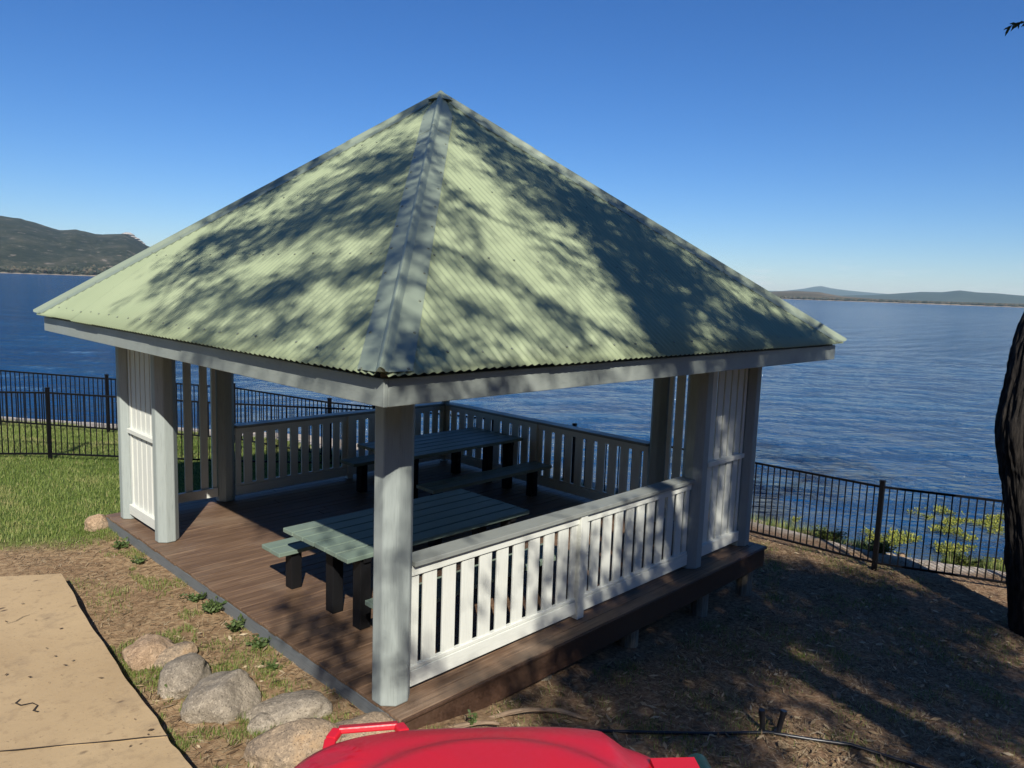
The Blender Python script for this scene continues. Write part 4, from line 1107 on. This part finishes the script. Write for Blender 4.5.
# straw litter
Xc,Yc=scatter(120000,.0,9,-5.5,3.5);kk=~ondeck(Xc,Yc)&(r_.rand(len(Xc))<.25+.9*(fbm(Xc,Yc,.7,71)>.48));kk&=shore_np(Xc,Yc)<.6;Xc,Yc=Xc[kk],Yc[kk]
Xd,Yd=scatter(5000,-1.5,-.2,-.6,6);kk=~onpath(Xd,Yd)&~ondeck(Xd,Yd);Xc=np.concatenate([Xc,Xd[kk]]);Yc=np.concatenate([Yc,Yd[kk]])
n_=len(Xc);Zc=gz_np(Xc,Yc)+(fbm(Xc,Yc,.55,1)-.5)*.035+(fbm(Xc,Yc,.13,4)-.5)*.016+r_.uniform(.001,.012,n_)
a=r_.uniform(0,6.283,n_);L_=r_.uniform(.02,.09,n_);w_=r_.uniform(.002,.0055,n_);dz=r_.uniform(-.1,.28,n_)*L_
D=np.stack([np.cos(a)*L_,np.sin(a)*L_,dz],1);W_=np.stack([-np.sin(a)*w_,np.cos(a)*w_,0*a],1);B0=np.stack([Xc,Yc,Zc],1)
V=np.stack([B0-W_,B0+W_,B0+D+W_*.5,B0+D-W_*.5],1).reshape(-1,3)
tag(npmesh('dry_litter',V,4,M['straw'],attrs=np.clip(r_.normal(.42,.28,n_),0,1)),'dry straw and twig litter on the shaded ground right of the deck','litter',kind='stuff')
# fallen leaves
n_=6500;Xc,Yc=scatter(n_,-1.4,8,-5,2.5);kk=~ondeck(Xc,Yc)&~onpath(Xc,Yc);Xc,Yc=Xc[kk],Yc[kk];n_=len(Xc);Zc=gz_np(Xc,Yc)+.02
a=r_.uniform(0,6.283,n_);L_=r_.uniform(.04,.12,n_);w_=L_*r_.uniform(.07,.18,n_);D=np.stack([np.cos(a)*L_,np.sin(a)*L_,r_.uniform(-.01,.02,n_)],1);W_=np.stack([-np.sin(a)*w_,np.cos(a)*w_,r_.uniform(-.008,.008,n_)],1);B0=np.stack([Xc,Yc,Zc],1)
V=np.stack([B0,B0+D*.5+W_,B0+D,B0+D*.5-W_],1).reshape(-1,3)
tag(npmesh('fallen_leaves',V,4,M['straw'],attrs=np.clip(r_.normal(.35,.3,n_),0,1)),'fallen gum leaves scattered over the bare ground','leaves',kind='stuff')
# bits of leaf and bark on the concrete
n_=130;Xc=r_.uniform(-4.2,-1.55,n_);Yc=r_.uniform(-.3,4.6,n_);kk=onpath(Xc+.06,Yc);Xc,Yc=Xc[kk],Yc[kk];n_=len(Xc);Zc=np.array([gz(min(x,-1.7),y)+GB+.012 for x,y in zip(Xc,Yc)])
a=r_.uniform(0,6.283,n_);L_=r_.uniform(.012,.05,n_);w_=L_*r_.uniform(.12,.35,n_);D=np.stack([np.cos(a)*L_,np.sin(a)*L_,r_.uniform(0,.006,n_)],1);W_=np.stack([-np.sin(a)*w_,np.cos(a)*w_,0*a],1);B0=np.stack([Xc,Yc,Zc],1)
V=np.stack([B0,B0+D*.5+W_,B0+D,B0+D*.5-W_],1).reshape(-1,3)
tag(npmesh('path_debris',V,4,M['straw'],attrs=np.clip(r_.normal(.1,.25,n_),0,1)),'scraps of leaf and bark lying on the concrete path','debris',kind='stuff')
# unseen dense bush added behind the viewpoint to cut sky light on front faces
r2=np.random.RandomState(123);cc=[];rr2=[]
for k in range(150):
    a=R_(r2.uniform(172,318));d0=r2.uniform(22,36);x=1+d0*math.cos(a);y=1+d0*math.sin(a)
    if shore_d(x,y)>-1.5: continue
    top=(d0-4)*.50*r2.uniform(.6,1.0)
    for j in range(9):
        q=r2.normal(size=3);q/=np.linalg.norm(q);cc.append((x+q[0]*2.0,y+q[1]*2.0,1.2+top*(.2+.7*r2.rand())+q[2]*.8))
V=leaves(np.array(cc),None,46,.75,r2,np.full(len(cc),.85));V=V.reshape(-1,4,3)
c0=V[:,0];w0_=V[:,1]-V[:,3];V[:,1]+=w0_*.7;V[:,3]-=w0_*.7
tag(npmesh('sky_screen_bush',V.reshape(-1,3),4,M['leaf'],attrs=r2.uniform(0,1,len(V))),'unseen dense gum bush added behind the viewpoint to screen the low sky','woodland',kind='stuff')
# shore grasses beyond the right-hand fence
Xc,Yc=scatter(90000,7.9,12,-8,2.5);ds=shore_np(Xc,Yc);kk=(ds>.75)&(ds<2.6)&(fbm(Xc,Yc,.7,81)>.50)&(r_.rand(len(Xc))<np.clip((2.0-Yc)/3,.15,1));Xc,Yc=Xc[kk],Yc[kk]
blades('shore_grass',Xc,Yc,.20,.010,'grass',np.clip(r_.normal(.45,.25,len(Xc)),0,1),'uneven grass growing between the right fence and the water','grass',.7,6)
# floating yellow-green weed mat
Xc,Yc=scatter(260000,9.5,18,-8,4);ds=shore_np(Xc,Yc);dist=np.hypot((Xc-13.6)/2.9,(Yc+1.6)/1.9)
kk=((dist+(fbm(Xc,Yc,.9,91)-.5)*1.6<.95)&(fbm(Xc,Yc,.5,92)>.50)|((fbm(Xc,Yc,.6,93)>.72)&(ds<4.5)&(Yc<2)))&(ds>2.4);Xc,Yc=Xc[kk],Yc[kk];n_=len(Xc)
a=r_.uniform(0,6.283,n_);L_=r_.uniform(.02,.055,n_);w_=L_*.35;D=np.stack([np.cos(a)*L_,np.sin(a)*L_,r_.uniform(-.02,.06,n_)],1);W_=np.stack([-np.sin(a)*w_,np.cos(a)*w_,0*a],1);B0=np.stack([Xc,Yc,np.full(n_,WL+.05)+r_.uniform(0,.05,n_)],1)
V=np.stack([B0,B0+D*.5+W_,B0+D,B0+D*.5-W_],1).reshape(-1,3)
tag(npmesh('water_weed',V,4,M['shrubl'],attrs=np.clip(r_.normal(.7,.25,n_),0,1)),'yellow green water weed floating in the shallows beyond the right fence','water weed',kind='stuff')
# small shrubs beyond the fence
for i,(x,y,rd_,h,lb) in enumerate([(8.75,.1,.34,.20,'pale green shrub beyond the fence just left of the tall fence post'),(8.75,-.75,.34,.20,'green shrub beyond the fence directly behind the tall fence post'),(9.4,-1.75,.42,.22,'broad yellow green shrub beyond the fence midway to the gum trunk'),(9.8,-2.6,.42,.26,'yellow green shrub beyond the fence beside the gum trunk'),(8.5,1.6,.16,.22,'small bright sprig on the sand beyond the fence near the gazebo')]):
    leafy('shore_shrub',x,y,620 if rd_>.2 else 90,rd_,h,lb,'shrubs between fence and water',seed=100+i,ll=.05,cat='shrub',m='shrubl',tone=(0,.55))
# stones on the shore
for i in range(40):
    x=r_.uniform(8.5,11);y=r_.uniform(-3,3);
    if shore_d(x,y)<.9: continue
    o=rockmesh(x,y,r_.uniform(.07,.16),r_.uniform(.06,.12),r_.uniform(.04,.09),r_.uniform(0,3),G_ if i%2 else T_,'small stone on the sandy shore beyond the right fence',200+i);o.name='shore_stone';o['group']='stones on the sandy shore';o['category']='stone'

# ---------------------------------------------------------------- air
hz=bpy.data.materials.new('haze_air');hz.use_nodes=True;nt=hz.node_tree;nt.nodes.remove(nt.nodes['Principled BSDF'])
pv=nt.nodes.new('ShaderNodeVolumePrincipled');pv.inputs['Color'].default_value=(.55,.82,1,1);pv.inputs['Absorption Color'].default_value=(.6,.85,1,1);pv.inputs['Density'].default_value=HAZE
nt.links.new(pv.outputs[0],nt.nodes['Material Output'].inputs['Volume'])
if HAZE>0:
    b=MB();b.box(-6000,15500,-6000,15500,-9,240);o=b.build('haze',hz);tag(o,'thin pale air between the viewer and the far hills','haze',kind='stuff')

# ---------------------------------------------------------------- light, sky
EL=38.;D=Vector((.588,.809,0)).normalized()
sun=bpy.data.lights.new('sun','SUN');sun.energy=SUN;sun.angle=R_(.53);sun.color=(1,.955,.87)
so=bpy.data.objects.new('sun',sun);col.objects.link(so)
Lv=Vector((D.x*math.cos(R_(EL)),D.y*math.cos(R_(EL)),-math.sin(R_(EL))));so.rotation_euler=Lv.to_track_quat('-Z','Y').to_euler();so.location=(-10,-14,20)
w=bpy.data.worlds.new('World');sc.world=w;w.use_nodes=True;nt=w.node_tree
bg=nt.nodes['Background'];sky=nt.nodes.new('ShaderNodeTexSky');sky.sky_type='NISHITA';sky.sun_disc=False;sky.sun_elevation=R_(EL)
sky.sun_rotation=math.atan2(-D.x,-D.y);sky.altitude=300;sky.air_density=1.0;sky.dust_density=.1;sky.ozone_density=9
bg.inputs[1].default_value=SKY
# thin cloud wisps low over the far shore
tc=nt.nodes.new('ShaderNodeTexCoord');sx=nt.nodes.new('ShaderNodeSeparateXYZ');nt.links.new(tc.outputs['Generated'],sx.inputs[0])
mp=nt.nodes.new('ShaderNodeMapping');mp.inputs['Scale'].default_value=(9,9,60);nt.links.new(tc.outputs['Generated'],mp.inputs[0])
no=nt.nodes.new('ShaderNodeTexNoise');no.inputs['Scale'].default_value=1.6;no.inputs['Detail'].default_value=7;no.inputs['Roughness'].default_value=.62;nt.links.new(mp.outputs[0],no.inputs[0])
def MR(src,a,b,c,d):
    r=nt.nodes.new('ShaderNodeMapRange');r.inputs[1].default_value=a;r.inputs[2].default_value=b;r.inputs[3].default_value=c;r.inputs[4].default_value=d;nt.links.new(src,r.inputs[0]);return r.outputs[0]
def MM(a,b):
    r=nt.nodes.new('ShaderNodeMath');r.operation='MULTIPLY';nt.links.new(a,r.inputs[0]);nt.links.new(b,r.inputs[1]);return r.outputs[0]
c1=MR(no.outputs['Fac'],.55,.72,0,.55);c2=MM(MR(sx.outputs[2],.002,.012,0,1),MR(sx.outputs[2],.02,.05,1,0));c3=MR(sx.outputs[1],.75,.45,0,1)
mk=MM(MM(c1,c2),c3);mx=nt.nodes.new('ShaderNodeMix');mx.data_type='RGBA';hs=nt.nodes.new('ShaderNodeHueSaturation');hs.inputs['Hue'].default_value=.508;hs.inputs['Saturation'].default_value=1.14;nt.links.new(sky.outputs[0],hs.inputs['Color']);nt.links.new(mk,mx.inputs[0]);nt.links.new(hs.outputs[0],mx.inputs[6]);mx.inputs[7].default_value=(7.5,8.2,9,1)
nt.links.new(mx.outputs[2],bg.inputs[0])

# ---------------------------------------------------------------- camera
cam=bpy.data.cameras.new('camera');cam.sensor_fit='HORIZONTAL';cam.sensor_width=36;cam.lens=FPX/1024*36;cam.clip_start=.05;cam.clip_end=60000
co=bpy.data.objects.new('camera',cam);col.objects.link(co)
Rv,Uv,Fv=(Vector(x) for x in CAMB)
mt=Matrix(((Rv.x,Uv.x,-Fv.x,CX),(Rv.y,Uv.y,-Fv.y,CY),(Rv.z,Uv.z,-Fv.z,CZ),(0,0,0,1)));co.matrix_world=mt
sc.camera=co
sc.render.resolution_x=1024;sc.render.resolution_y=768
sc.view_settings.view_transform='Standard';sc.view_settings.look='None';sc.view_settings.exposure=EXPO;sc.view_settings.gamma=1
sc.render.engine='CYCLES'
sc.cycles.volume_bounces=0;sc.cycles.max_bounces=8;sc.cycles.transparent_max_bounces=8
